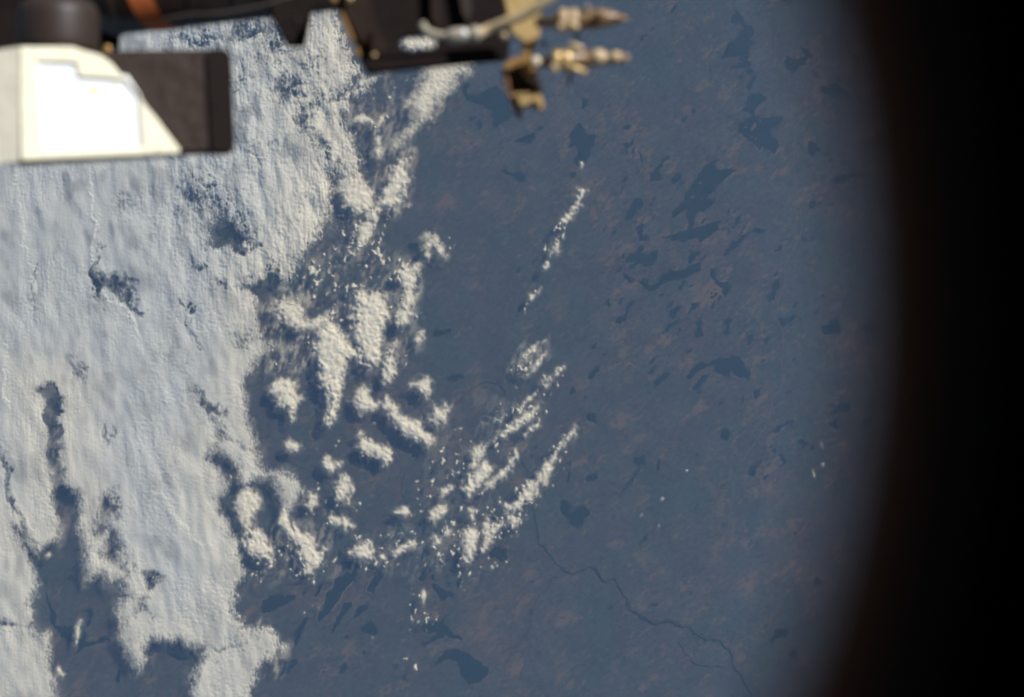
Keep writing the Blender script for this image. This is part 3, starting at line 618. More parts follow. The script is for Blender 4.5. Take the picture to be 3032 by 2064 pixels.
# --- single clouds: (outline, softness px, noise, lumpiness m, thickness m, base, density, label)
CUM = [
 (Z(900,0,[(860,180),(1000,220),(1180,330),(1190,420),(1150,500),(1080,560),(1010,650),(960,720),(890,820),(820,880),(740,950),(690,1005),(600,1050),(585,1030),(640,940),(700,870),(735,800),(672,750),(672,690),(730,620),(790,550),(800,460),(840,380)]), 26,.75,70,350,1700,1.5,'band','broad smooth grey-white cloud band slanting down-left from below the dark truss bar'),
 (Z(900,0,[(640,270),(720,255),(850,255),(910,290),(850,345),(700,355)]), 12,.6,160,500,1500,1.6,'cum','bright cloud seen through the slot above the dark truss bar'),
 (Z(900,0,[(330,790),(390,770),(460,790),(490,830),(560,765),(545,860),(535,920),(550,1010),(520,1090),(490,1060),(470,950),(500,900),(450,850),(380,862),(330,850)]), 11,.85,130,400,1500,.9,'cum','thin hook shaped cloud between the deck and the broad smooth band'),
 (Z(900,500,[(240,40),(300,20),(400,60),(460,150),(475,260),(430,315),(340,300),(280,250),(235,160)]), 13,.85,210,600,1500,1.5,'cum','ragged cloud hugging the bright upper right edge of the deck'),
 (Z(900,500,[(600,0),(650,-60),(720,-90),(730,60),(695,160),(690,260),(620,290),(560,290),(520,330),(480,400),(460,480),(410,540),(370,590),(325,590),(340,490),(380,380),(450,270),(500,170),(560,70)]), 14,.95,220,600,1500,1.1,'cum','long ragged cloud running down-left below the smooth band tip'),
 (Z(900,500,[(800,490),(835,435),(885,440),(930,480),(965,610),(925,600),(890,550),(860,650),(822,600)]), 12,.75,140,450,1600,1.1,'cum','small forked cloud standing alone right of the speckled field'),
 (Z(900,500,[(660,700),(690,670),(780,650),(772,800),(766,900),(750,1000),(720,1090),(680,1120),(640,1080),(622,1000),(640,950),(670,900),(662,800)]), 13,.8,220,650,1500,1.3,'cum','tall narrow cloud just right of the largest bright cloud'),
 (Z(900,500,[(340,960),(365,860),(420,790),(440,870),(500,830),(550,900),(560,980),(572,1060),(535,1090),(530,1200),(550,1290),(500,1340),(450,1380),(385,1340),(372,1270),(360,1190),(330,1110),(370,1060),(322,1030)]), 14,.75,330,1100,1500,1.8,'cum','largest bright cauliflower cloud in the middle of the picture'),
 (Z(900,1000,[(90,-40),(160,-110),(230,-60),(290,20),(345,60),(350,130),(295,150),(275,220),(265,330),(240,440),(208,560),(168,612),(145,570),(172,470),(142,380),(100,290),(100,170),(65,110),(80,20)]), 13,.7,330,1100,1500,1.9,'cum','bright cloud tapering to a long tail pointing down, left of the largest one'),
 (Z(900,500,[(560,1280),(600,1200),(640,1180),(640,1290),(620,1350),(640,1400),(600,1480),(545,1490),(540,1380)]), 11,.85,240,600,1500,1.2,'cum','broken cloud trailing below the tall narrow cloud'),
 (Z(900,500,[(765,1190),(780,1120),(830,1100),(830,1160),(790,1215)]), 9,.6,180,450,1500,1.4,'cum','tiny cloud with dark water shaped like a bird to its right'),
 (Z(900,1000,[(735,330),(820,270),(880,295),(870,380),(850,410),(790,385),(770,350)]), 10,.75,260,650,1500,1.4,'cum','compact cloud with a dark shadow down-left, near the head of the river bend'),
 (Z(900,1000,[(335,410),(390,340),(430,340),(450,370),(440,400),(512,450),(500,490),(430,520),(400,545),(350,470)]), 11,.6,240,800,1500,1.8,'cum','round bright cloud at the upper left end of the slanting cloud bar'),
 (Z(900,1000,[(530,440),(560,400),(580,440),(640,480),(660,540),(730,570),(790,560),(830,640),(900,690),(850,745),(770,720),(690,680),(640,620),(600,550),(540,480)]), 11,.65,280,800,1500,1.7,'cum','bright cloud bar slanting down to the right above a big dark shadow'),
 (Z(900,1000,[(860,540),(880,450),(930,480),(960,450),(1003,490),(980,590),(910,612),(860,590)]), 11,.8,220,600,1500,1.3,'cum','ragged squarish cloud touching the river just left of the bend'),
 (Z(900,1000,[(365,760),(380,700),(420,710),(450,690),(490,730),(530,740),(600,750),(635,800),(600,850),(550,890),(520,840),(450,800),(400,780)]), 10,.8,280,700,1500,1.5,'cum','lumpy cloud below the slanting bar with a wide dark shadow under it'),
 (Z(900,1000,[(340,670),(380,640),(430,655),(400,690),(350,692)]), 8,.6,150,400,1500,1.2,'cum','small smooth puff just above the lumpy cloud'),
 (Z(900,1000,[(122,860),(160,815),(190,860),(250,860),(240,900),(200,950),(150,920)]), 9,.75,260,600,1500,1.5,'cum','small bright cloud with a round dark shadow at its lower left'),
 (Z(900,1000,[(215,1000),(230,940),(290,935),(330,1000),(335,1060),(310,1100),(325,1170),(290,1150),(230,1140),(200,1080)]), 10,1.0,240,500,1500,.9,'cum','lacy broken cloud right below the small bright one'),
 (Z(900,1000,[(160,1230),(190,1210),(240,1240),(290,1230),(360,1300),(330,1335),(260,1320),(190,1290)]), 9,.8,240,600,1500,1.3,'cum','short slanting cloud over a round dark shadow'),
 (Z(900,1000,[(0,1150),(40,1060),(90,1090),(90,1150),(40,1205),(10,1180)]), 9,.9,240,500,1500,1.1,'cum','small broken cloud right of the bulb ended cloud arm'),
 (Z(900,1384,[(-90,350),(-40,420),(0,450),(40,460),(75,500),(80,560),(140,570),(150,640),(100,690),(40,740),(0,740),(-20,640),(-60,540),(-90,450)]), 11,.95,260,650,1500,1.2,'cum','bright crumbling cloud at the lower end of the winding cloud chain'),
 (Z(0,1384,[(1900,390),(1930,280),(1970,260),(1990,380),(2050,450),(2100,480),(2060,530),(1990,500),(1950,440)]), 8,.7,260,650,1500,1.4,'cum','thin winding cloud hanging from the bulb ended arm of the deck'),
 (Z(900,1000,[(585,1200),(640,1180),(720,1160),(740,1210),(690,1235),(620,1220)]), 8,.9,220,500,1500,1.1,'cum','small flat cloud left of the pair of twin clouds'),
 (Z(900,1000,[(860,1200),(900,1160),(960,1150),(990,1140),(985,1210),(930,1250),(880,1290),(850,1240)]), 9,.75,260,650,1500,1.4,'cum','wedge shaped bright cloud above the speckled bottom row'),
 (Z(900,1000,[(870,1390),(900,1360),(950,1380),(980,1300),(1015,1330),(975,1370),(940,1410),(890,1430)]), 8,.75,260,600,1500,1.4,'cum','small bright cloud pair between the bottom row and the blocky upright cloud'),
 (Z(900,1000,[(310,1480),(350,1450),(450,1400),(470,1450),(500,1470),(460,1530),(400,1530),(350,1520)]), 9,.9,260,600,1500,1.2,'cum','biggest cloud of the bottom row above the long blue lake'),
 (Z(900,1000,[(600,1480),(650,1440),(700,1420),(770,1390),(782,1440),(700,1470),(620,1520)]), 8,1.0,240,500,1500,.9,'cum','crumbling cloud at the right of the bottom row'),
 (Z(900,1000,[(510,1490),(580,1500),(575,1540),(520,1530)]), 7,.8,220,450,1500,1.1,'cum','small puff in the middle of the bottom row'),
 (Z(900,1000,[(1610,340),(1650,270),(1690,265),(1720,260),(1790,170),(1802,200),(1760,250),(1700,300),(1650,355)]), 8,.9,260,550,1500,1.2,'cum','slender cloud at the upper right end of the second cloud street'),
 (Z(900,1000,[(1460,490),(1540,400),(1610,365),(1590,405),(1540,460),(1480,520)]), 8,1.1,220,400,1500,.6,'cum','thin broken link in the middle of the second cloud street'),
 (Z(900,1000,[(1220,590),(1260,535),(1300,560),(1360,510),(1392,520),(1340,590),(1270,610)]), 9,1.0,220,450,1500,.9,'cum','wispy cloud tuft at the left of the second street'),
 (Z(900,1000,[(1440,600),(1500,530),(1560,500),(1630,450),(1605,510),(1550,560),(1490,610),(1420,660),(1350,700),(1300,722),(1305,690),(1370,640)]), 9,.75,280,600,1500,1.4,'cum','bright middle bar of the second cloud street'),
 (Z(900,1000,[(1140,800),(1160,750),(1220,740),(1290,715),(1245,780),(1195,850),(1170,930),(1140,900)]), 10,.8,260,600,1500,1.3,'cum','cloud curving down at the lower left of the second street'),
 (Z(900,1000,[(1500,670),(1560,600),(1620,570),(1625,620),(1570,650),(1510,690)]), 9,.95,240,500,1500,1.0,'cum','broken cloud below the bright bar, beside the river'),
 (Z(900,1000,[(1090,1040),(1130,980),(1180,920),(1230,855),(1290,880),(1290,940),(1220,1000),(1180,1060),(1130,1100)]), 10,.7,300,750,1500,1.6,'cum','thick smooth topped cloud at the start of the third street'),
 (Z(900,1000,[(1240,1060),(1260,980),(1330,930),(1390,860),(1400,840),(1440,825),(1452,770),(1460,800),(1440,880),(1400,940),(1350,990),(1290,1040)]), 9,.8,280,600,1500,1.3,'cum','ribbed cloud arm of the third street ending in a sharp upper tip'),
 (Z(900,1000,[(1385,1170),(1400,1150),(1450,1120),(1500,1060),(1530,990),(1580,980),(1640,870),(1690,820),(1740,750),(1780,690),(1820,650),(1870,620),(1860,660),(1805,720),(1750,830),(1705,920),(1690,990),(1620,1030),(1570,1115),(1500,1150),(1480,1200),(1400,1212)]), 10,.75,300,700,1500,1.5,'cum','longest bright cloud street slanting up to the right past the river'),
 (Z(900,1000,[(1085,1420),(1095,1330),(1160,1300),(1192,1360),(1182,1460),(1160,1550),(1110,1555),(1085,1480)]), 10,.75,320,750,1500,1.6,'cum','blocky upright bright cloud at the lower end of the streets'),
 (Z(900,1000,[(1205,1490),(1240,1400),(1230,1300),(1270,1240),(1300,1300),(1370,1265),(1325,1350),(1280,1420),(1230,1480)]), 9,.95,280,600,1500,1.1,'cum','broken cloud right of the blocky upright one'),
 (Z(900,1000,[(1120,1200),(1140,1165),(1170,1190),(1170,1250),(1130,1252)]), 7,.8,240,500,1500,1.3,'cum','small round cloud above the blocky upright one'),
 (Z(900,1000,[(930,1100),(950,1040),(1010,1010),(1042,1030),(990,1075),(940,1112)]), 8,.95,220,450,1500,1.0,'cum','small loose cloud above the wedge shaped one'),
 (Z(900,1000,[(1370,1220),(1440,1200),(1475,1250),(1440,1310),(1400,1290)]), 8,1.1,240,450,1500,.7,'cum','crumbled cloud under the lower end of the longest street'),
 (Z(900,500,[(1755,350),(1800,310),(1840,240),(1875,190),(1890,130),(1942,150),(1930,200),(1880,270),(1835,350),(1790,385)]), 8,1.0,280,500,1500,1.1,'cum','brightest link of the thin upper cloud line beside a lake'),
 (Z(900,500,[(1635,710),(1680,580),(1720,490),(1762,480),(1752,560),(1712,620),(1665,700)]), 8,1.05,240,450,1500,.8,'cum','lower link of the thin upper cloud line'),
 (Z(900,500,[(1540,900),(1540,860),(1600,850),(1632,820),(1590,890),(1560,912)]), 7,.8,220,450,1500,1.1,'cum','last small cloud at the foot of the thin upper line'),
 (Z(900,500,[(1480,1320),(1530,1250),(1580,1200),(1650,1185),(1590,1260),(1520,1325)]), 8,.95,200,350,1500,.7,'cum','faint short streak of cloud above the second street'),
 (Z(900,500,[(1535,1430),(1570,1350),(1620,1290),(1672,1250),(1642,1320),(1585,1400)]), 7,.8,220,400,1500,1.0,'cum','thin sharp streak of cloud just above the second street'),
 (Z(0,1000,[(1600,1130),(1660,1040),(1740,1030),(1790,1120),(1785,1180),(1740,1220),(1735,1300),(1690,1330),(1640,1260),(1612,1190)]), 12,.55,180,700,1500,1.5,'cum','smooth finger of cloud inside the hook of the deck edge'),
 (Z(0,1000,[(1665,1400),(1700,1310),(1780,1300),(1850,1380),(1875,1470),(1850,1540),(1760,1510),(1690,1470)]), 11,.85,320,800,1500,1.5,'cum','bright puffed cloud under the smooth finger'),
 (Z(0,1000,[(1860,370),(1900,280),(1980,280),(2045,300),(2030,400),(2092,390),(2055,500),(2000,575),(1970,490),(1910,470),(1895,390)]), 12,.65,220,750,1500,1.5,'cum','drooping pointed cloud right of the deck with shadow on its left'),
 (Z(0,1000,[(1945,710),(1990,700),(2070,745),(2045,790),(1980,790),(1950,750)]), 8,.6,220,550,1500,1.4,'cum','lone oval cloud under the drooping one'),
 (Z(0,500,[(1880,880),(1950,880),(2050,940),(2100,1030),(2260,1030),(2240,1110),(2080,1120),(1980,1100),(1900,1010)]), 14,1.0,170,400,1500,1.3,'cum','lacy grey cloud patch bridging the deck and the bright clouds'),
 (Z(0,1384,[(510,1205),(520,1110),(548,1030),(566,1040),(552,1160),(530,1218)]), 6,.8,150,350,1500,.9,'cum','thin upright wisp over the water near the bottom left'),
 (Z(0,1384,[(312,612),(335,585),(352,608),(330,632)]), 6,.6,120,350,1500,1.0,'cum','tiny puff off the tip of the left deck lobe'),
 (Z(0,1384,[(380,1400),(400,1368),(450,1420),(425,1445)]), 6,.8,150,350,1500,.9,'cum','small wisp beside the bottom left deck corner'),
 (Z(900,1384,[(800,900),(825,830),(842,860),(838,900),(822,942)]), 6,.7,200,450,1500,1.2,'cum','small teardrop cloud left of the triangular lake'),
 (Z(1800,1330,[(1402,140),(1412,138),(1420,170),(1418,195),(1408,170)]), 3,.5,160,300,1500,1.6,'cum','bright speck of cloud with a dark shadow far right'),
 (Z(1800,1330,[(1465,105),(1480,88),(1490,100),(1478,128)]), 3,.5,160,300,1500,1.3,'cum','small bright speck up-right of the shadowed one'),
 (Z(1800,1330,[(212,468),(225,445),(240,448),(226,472)]), 3,.6,120,300,1500,1.2,'cum','small white speck at lower right below the round lake'),
 (Z(1800,1330,[(355,358),(370,335),(388,334),(368,358)]), 3,.6,120,300,1500,1.0,'cum','slim white speck between the lower right lakes'),
 (Z(1800,660,[(1462,1512),(1470,1508),(1480,1550),(1470,1548)]), 3,.5,120,300,1500,1.4,'cum','upright white speck at the dim right side'),
 (Z(900,0,[(1898,1120),(1915,1112),(1925,1135),(1910,1160)]), 4,.6,140,350,1500,1.2,'cum','tiny cloud at the foot of the lake below the gold bracket'),
]
for ci, (P, soft, na, lump, thick, base, dens, typ, lab) in enumerate(CUM):
    w = win(P, 50); sd = sdist(P, w)
    dx = (ci*37) % 200; dy = (ci*53) % 150          # each cloud samples its own stretch of noise
    R_ = lambda A: np.roll(A, (dy, dx), (0, 1))[w]
    pf = R_(puff); nn = 0.8*R_(edge)+0.22*R_(edgef)+0.3*R_(edgeb)+0.3*R_(fib); rd = R_(WB[1])
    f = np.clip(sd/soft, -3, 2.0)
    fr = f*0.9 + 0.35 + na*nn*0.62 + (pf-0.62)*1.3*na + (dens-1.2)*0.55
    if typ == 'band':
        ramp = sstep(0, 90, sd)
        fr = np.clip(sd/soft, -3, 2.2)+0.3+0.35*nn+(dens-1)*.5
        g = np.clip(((GU[w]-1215)*(-0.78)+(GV[w]-330)*(-0.62))/90, -1.5, 1.5)
        fr = fr - 0.3*np.clip(g, 0, 2)*np.abs(R_(edge))
        alpha = 0.92*sstep(0.0, 2.2, fr)
        H = base + 300*sstep(0, 2.2, fr) + 26*R_(rip)+22*R_(wob)+lump*pf*0.8
    else:
        alpha = np.clip(0.90*sstep(-0.1, 1.7, fr) + 0.07*sstep(-0.8, 0.4, fr+0.3*nn), 0, .97)
        H = base + thick*np.sqrt(np.clip(fr/2.2, 0, 1))*0.75 + lump*(1.35*pf-0.4)*sstep(0, 1.6, fr) + 22*R_(wob)
    alpha = soft3(soft3(alpha)); H = soft3(H)
    if ci != 1 and alpha.max() > 0.05:
        keep = biggest(alpha > 0.022, soft3(soft3(alpha)) - 0.3*(sd < 0))
        rest = np.where(keep, 0, alpha); up_ = rest > A_rest[w]
        A_rest[w] = np.where(up_, rest, A_rest[w]); H_rest[w] = np.where(up_, H, H_rest[w])
        alpha = np.where(keep, alpha, 0)
    o = build_cloud('cloud', w, alpha, H, base=base-150)
    if o: tag(o, lab, 'cloud', 'separate clouds beside the deck')

# --- crumbs of cumulus nobody could count
FLD = [(D([(680,620),(720,560),(780,545),(830,540),(880,560),(900,620),(850,650),(800,700),(770,760),(720,720),(700,680)]), .50, 18),
 (D([(850,600),(905,590),(950,600),(945,680),(920,760),(900,840),(880,880),(860,860),(870,760)]), .45, 14),
 (D([(640,560),(700,640),(640,740),(700,750),(620,700)]), .35, 14),
 (D([(555,1300),(560,1270),(620,1230),(660,1240),(740,1250),(745,1300),(700,1325),(640,1290),(580,1320)]), .64, 12),
 (D([(690,1110),(740,1060),(810,1090),(815,1180),(760,1210),(690,1180)]), .30, 16),
 (D([(740,1280),(800,1220),(960,1200),(970,1240),(900,1290),(790,1290)]), .50, 14),
 (D([(880,1230),(1040,1190),(1080,1240),(1010,1290),(940,1290)]), .26, 14),
 (D([(960,1060),(1010,1000),(1070,930),(1130,910),(1240,900),(1240,960),(1130,1040),(1090,1130),(1010,1180),(940,1170)]), .36, 20),
 (D([(1010,1130),(1060,1110),(1110,1130),(1230,1080),(1240,1130),(1170,1220),(1090,1320),(1040,1330),(1020,1260),(960,1290),(980,1200)]), .42, 18),
 (D([(1150,860),(1190,780),(1240,770),(1240,810),(1190,870),(1180,900)]), .36, 12),
 (D([(1190,930),(1230,860),(1290,810),(1290,840),(1240,920),(1220,960)]), .42, 9),
 (D([(1270,960),(1310,970),(1290,1040),(1240,1130),(1200,1170),(1240,1060)]), .28, 9),
 (D([(1290,420),(1330,410),(1340,440),(1290,520),(1230,620),(1195,650),(1220,580),(1270,490)]), .42, 10),
 (D([(1180,700),(1200,650),(1235,640),(1200,700),(1190,730),(1175,740)]), .34, 9),
 (D([(935,1340),(965,1320),(1000,1400),(960,1450),(920,1460)]), .40, 10), (D([(905,1490),(950,1480),(960,1540),(905,1540)]), .46, 9),
 (D([(1040,1180),(1080,1160),(1170,1250),(1080,1340),(1050,1350)]), .36, 10),
 (D([(700,930),(840,940),(880,1010),(800,1060),(700,1010)]), .08, 20), (D([(820,200),(980,170),(950,230),(850,290),(800,260)]), .30, 16),
 (D([(620,1360),(740,1370),(760,1440),(640,1420)]), .07, 14), (D([(1050,1380),(1080,1450),(980,1470),(960,1400)]), .07, 14), (D([(830,1440),(860,1440),(855,1480),(830,1480)]), .18, 8),
 (D([(740,500),(800,430),(860,440),(900,480),(870,560),(800,560)]), .42, 12), (D([(895,640),(950,600),(960,700),(930,800),(880,900)]), .30, 10),
 (D([(1000,520),(1030,560),(1000,600),(960,560)]), .12, 10), (D([(590,740),(640,700),(700,720),(720,800),(640,850),(570,860)]), .34, 16),
 (D([(1830,1070),(1880,1060),(1890,1100),(1840,1120)]), .10, 8), (D([(1400,1120),(1560,1070),(1580,1160),(1480,1220)]), .05, 14),
 (D([(500,1090),(530,1080),(540,1130),(515,1130)]), .16, 8)]
fld = np.full(GU.shape, 0.0, np.float32)
for P, p, s in FLD:
    w = win(P, 40); fld[w] = np.maximum(fld[w], p*sstep(-s, s, sdist(P, w)))
W1 = worley(9, 51, -75, 1.5, .8, wn); W2 = worley(16.0, 52, -75, 1.5, .8, wn)
clump = np.clip(0.75+0.55*edgeb+0.35*edge, 0, 2.2)
crumb = 0.62*fftn(61, 7, 60, 1.15, -75, 1.9)+0.62*fftn(62, 6, 40, 0.9, -60, 1.4)+0.9*(0.55-W2[0])+0.7*(0.55-W1[0])+0.3*edgeb
q = soft3(crumb) - (2.05-2.4*fld) - 40*(fld < 0.01)
a = 0.90*sstep(-0.05, 0.9, q)+0.05*sstep(-0.6, 0.2, q); a = soft3(a); hh = 520*np.sqrt(np.clip(q/1.6, 0, 1))+90*(1-W1[0])*sstep(0, .6, q)
full = (slice(0, NV), slice(0, NU))
VEIL = [(D([(600,640),(700,630),(770,700),(760,790),(640,870),(560,850),(570,740)]), .55, 26), (D([(780,230),(870,160),(910,260),(860,350),(790,340)]), .30, 20),
 (D([(850,330),(935,340),(920,470),(840,540),(790,500)]), .55, 18), (D([(690,570),(880,550),(950,620),(900,700),(700,740)]), .26, 26), (D([(960,1000),(1100,900),(1250,870),(1230,960),(1110,1160),(970,1200)]), .10, 30),
 (D([(1150,860),(1180,780),(1245,765),(1240,820),(1190,880)]), .35, 12), (D([(800,640),(950,600),(950,760),(880,860),(800,800)]), .35, 22), (D([(600,1200),(760,1180),(760,1300),(560,1320)]), .30, 24),
 (D([(760,1220),(960,1190),(1060,1230),(960,1310),(760,1300)]), .18, 22), (D([(400,20),(760,10),(790,130),(700,120),(520,110),(400,100)]), .5, 20), (D([(560,1400),(660,1450),(640,1540),(540,1540)]), .5, 20),
 (D([(100,900),(140,1000),(150,1150),(120,1260),(95,1100)]), .35, 20), (D([(200,1120),(260,1150),(270,1300),(190,1330)]), .4, 22)]
vf = np.zeros(GU.shape, np.float32)
for P, p, s in VEIL:
    w = win(P, 60); vf[w] = np.maximum(vf[w], p*sstep(-s, s, sdist(P, w)+8*edgeb[w]))
vn = 0.55*fftn(91, 7, 60, 1.2, -78, 3.0)+0.6*fftn(92, 12, 120, 1.4, -70, 1.8)+0.35*edgeb
a = np.maximum(a, soft3(vf*0.85*sstep(-0.5, 1.5, vn)))
Hp = np.where(A_rest > a, H_rest, 1500+hh)
o = build_cloud('cloud_puffs', full, np.maximum(a, A_rest), Hp)
tag(o, kind='stuff', label='countless crumbs of white cumulus sprinkled around the clouds', cat='cloud')
# ------------------------------------------------------------------ cabin and window
from mathutils.geometry import tessellate_polygon
def ebm(name, bm, m, parent=None, smooth=False):
    bmesh.ops.recalc_face_normals(bm, faces=bm.faces)
    for f in bm.faces: f.smooth = smooth
    me = bpy.data.meshes.new(name); bm.to_mesh(me); bm.free(); me.materials.append(m)
    o = bpy.data.objects.new(name, me); COL.objects.link(o)
    if parent:
        o.parent = parent; o.matrix_parent_inverse = Matrix.Translation(-parent.location)
    return o
def thing(name, loc, label, cat):
    o = bpy.data.objects.new(name, None); COL.objects.link(o); o.location = loc; o.empty_display_size = 0.05
    return tag(o, label, cat)

WD = 0.20; WC_ = Vector(((-610-1516)*K*WD, (1032-900)*K*WD, 0)); WR = 3118*K*WD
M_cabin = mat('cabin_paint', (0.015, 0.009, 0.006), rough=0.8, bump=.2, bscale=40)
M_rim = mat('rim_rubber', (0.17, 0.050, 0.020), rough=0.9, spec=.02, bump=.2, bscale=60)
M_frame = mat('frame_black', (0.010, 0.005, 0.003), spec=.1, rough=0.8, bump=.2, bscale=80)

def ring(r0, r1, z0, z1, n=160):
    bm = bmesh.new(); L = []
    for k in range(n):
        a = 2*math.pi*k/n; c, s = math.cos(a), math.sin(a)
        L.append([bm.verts.new((WC_.x+r*c, WC_.y+r*s, z)) for r, z in ((r0, z0), (r1, z0), (r1, z1), (r0, z1))])
    for k in range(n):
        A, B = L[k], L[(k+1) % n]
        for j in range(4): bm.faces.new((A[j], A[(j+1) % 4], B[(j+1) % 4], B[j]))
    return bm
wf = thing('window_frame', (WC_.x, WC_.y, -WD), 'dark curved window rim, black and badly out of focus, closing the right side of the view', 'window frame')
ebm('outer_rim', ring(WR, WR+0.020, -WD, -WD+0.034), M_rim, wf, True)
ebm('inner_ring', ring(WR+0.0002, WR+0.045, -WD+0.0345, -WD+0.050), M_frame, wf, True)
# cabin: floor plate with the round hole, four walls, roof
CZ = -WD+0.047
bm = bmesh.new(); n = 96; hole = []
sq = []
B_ = 1.35
for k in range(n):
    a = 2*math.pi*k/n; c, s = math.cos(a), math.sin(a); q = B_/max(abs(c), abs(s))
    hole.append([bm.verts.new((WC_.x+(WR+.03)*c, WC_.y+(WR+.03)*s, z)) for z in (CZ, CZ+.03)])
    sq.append([bm.verts.new((q*c, q*s, z)) for z in (CZ, CZ+.03)])
for k in range(n):
    j = (k+1) % n
    bm.faces.new((hole[k][0], hole[j][0], sq[j][0], sq[k][0])); bm.faces.new((hole[k][1], sq[k][1], sq[j][1], hole[j][1]))
    bm.faces.new((hole[k][0], hole[k][1], hole[j][1], hole[j][0])); bm.faces.new((sq[k][0], sq[j][0], sq[j][1], sq[k][1]))
def boxb(bm, x0, x1, y0, y1, z0, z1):
    r = bmesh.ops.create_cube(bm, size=1)
    for v in r['verts']: v.co = Vector(((x0+x1)/2+v.co.x*(x1-x0), (y0+y1)/2+v.co.y*(y1-y0), (z0+z1)/2+v.co.z*(z1-z0)))
T_ = 1.3
for x0, x1, y0, y1, z0, z1 in ((-B_, -B_+.05, -B_, B_, CZ+.03, T_), (B_-.05, B_, -B_, B_, CZ+.03, T_), (-B_+.05, B_-.05, -B_, -B_+.05, CZ+.03, T_), (-B_+.05, B_-.05, B_-.05, B_, CZ+.03, T_), (-B_, B_, -B_, B_, T_, T_+.05)):
    boxb(bm, x0, x1, y0, y1, z0, z1)
tag(ebm('cabin_wall', bm, M_cabin), kind='structure')

# ------------------------------------------------------------------ hardware outside, 2.5 m below the window
HD = 2.5; PX = K*HD                       # one photograph pixel in metres at that distance
def hp(u, v, d=HD): return Vector(((u-1516)*K*d, (1032-v)*K*d, -d))
def plane_pt(u, v, pl, off=0.0):
    p0, nn_ = pl; r = Vector(((u-1516)*K, (1032-v)*K, -1.0))
    return r*((p0.dot(nn_)+off)/r.dot(nn_))
FLAT = (Vector((0, 0, -HD)), Vector((0, 0, 1)))
def flat(d): return (Vector((0, 0, -d)), Vector((0, 0, 1)))
def rounded(pts, r, seg=4):
    out_ = []; n = len(pts)
    for k in range(n):
        p = Vector(pts[k]); a = Vector(pts[k-1])-p; b = Vector(pts[(k+1) % n])-p
        rr_ = min(r, a.length*.4, b.length*.4); A = p+a.normalized()*rr_; B = p+b.normalized()*rr_
        for s in range(seg+1):
            t_ = s/seg; out_.append(tuple(A*(1-t_)**2+p*2*t_*(1-t_)+B*t_*t_))
    return out_
def prism(name, pts, m, parent, pl=FLAT, top=0.0, th=0.02, r=6, bev=0.0015, holes=(), taper=0.985):
    P = rounded(pts, r) if r else list(pts); Hs = [rounded(h, 4) for h in holes]
    loops = [P]+Hs; allp = [q for L in loops for q in L]
    tri = tessellate_polygon([[Vector((q[0], q[1], 0)) for q in L] for L in loops])
    bm = bmesh.new()
    F_ = [bm.verts.new(plane_pt(q[0], q[1], pl, top)) for q in allp]
    cu = sum(q[0] for q in P)/len(P); cv = sum(q[1] for q in P)/len(P)
    Bk = [bm.verts.new(plane_pt(cu+(q[0]-cu)*taper, cv+(q[1]-cv)*taper, pl, top-th)) for q in allp]
    for a, b, c in tri:
        if len({a, b, c}) < 3: continue
        try: bm.faces.new((F_[a], F_[b], F_[c])); bm.faces.new((Bk[a], Bk[c], Bk[b]))
        except ValueError: pass
    s = 0; rim = []
    for L in loops:
        n = len(L)
        for k in range(n):
            i, j = s+k, s+(k+1) % n
            f = bm.faces.new((F_[i], Bk[i], Bk[j], F_[j]))
        for k in range(n):
            e = bm.edges.get((F_[s+k], F_[s+(k+1) % n]))
            if e: rim.append(e)
        s += n
    bmesh.ops.recalc_face_normals(bm, faces=bm.faces)
    if bev: bmesh.ops.bevel(bm, geom=rim, offset=bev, segments=2, affect='EDGES')
    return ebm(name, bm, m, parent)
def lathe(name, pts, m, parent, seg=28, slant=0.0, cap=True):
    """pts: (u, v, depth, radius px); rings follow the path"""
    C_ = [hp(u, v, d) for u, v, d, r in pts]; R_ = [r*K*d for u, v, d, r in pts]
    bm = bmesh.new(); L = []; up = Vector((0, 0, 1))
    for k, c in enumerate(C_):
        t_ = (C_[min(len(C_)-1, k+1)]-C_[max(0, k-1)]).normalized()
        a = up-t_*up.dot(t_)
        if a.length < .1: a = Vector((0, 1, 0))-t_*t_.y
        a.normalize(); b = t_.cross(a)
        L.append([bm.verts.new(c+a*R_[k]*math.cos(q)+b*R_[k]*math.sin(q)+t_*slant*PX*(1-math.cos(q))) for q in [2*math.pi*s/seg for s in range(seg)]])
    for k in range(len(L)-1):
        for s in range(seg): bm.faces.new((L[k][s], L[k][(s+1) % seg], L[k+1][(s+1) % seg], L[k+1][s]))
    if cap:
        bm.faces.new(L[0]); bm.faces.new(L[-1])
    o = ebm(name, bm, m, parent, True)
    return o
def curve(pts, n=6):
    """catmull-rom through tuples"""
    P = [pts[0]]+list(pts)+[pts[-1]]; o_ = []
    for i in range(1, len(P)-2):
        for s in range(n):
            t_ = s/n; a, b, c, d = (np.array(P[i+j], float) for j in (-1, 0, 1, 2))
            o_.append(tuple(0.5*(2*b+(c-a)*t_+(2*a-5*b+4*c-d)*t_**2+(3*b-a-3*c+d)*t_**3)))
    o_.append(tuple(pts[-1])); return o_
def ball(name, u, v, d, r, m, parent, sq=1.0):
    bm = bmesh.new(); bmesh.ops.create_uvsphere(bm, u_segments=20, v_segments=12, radius=r*K*d)
    c = hp(u, v, d)
    for q in bm.verts: q.co = Vector((q.co.x, q.co.y, q.co.z*sq))+c
    return ebm(name, bm, m, parent, True)

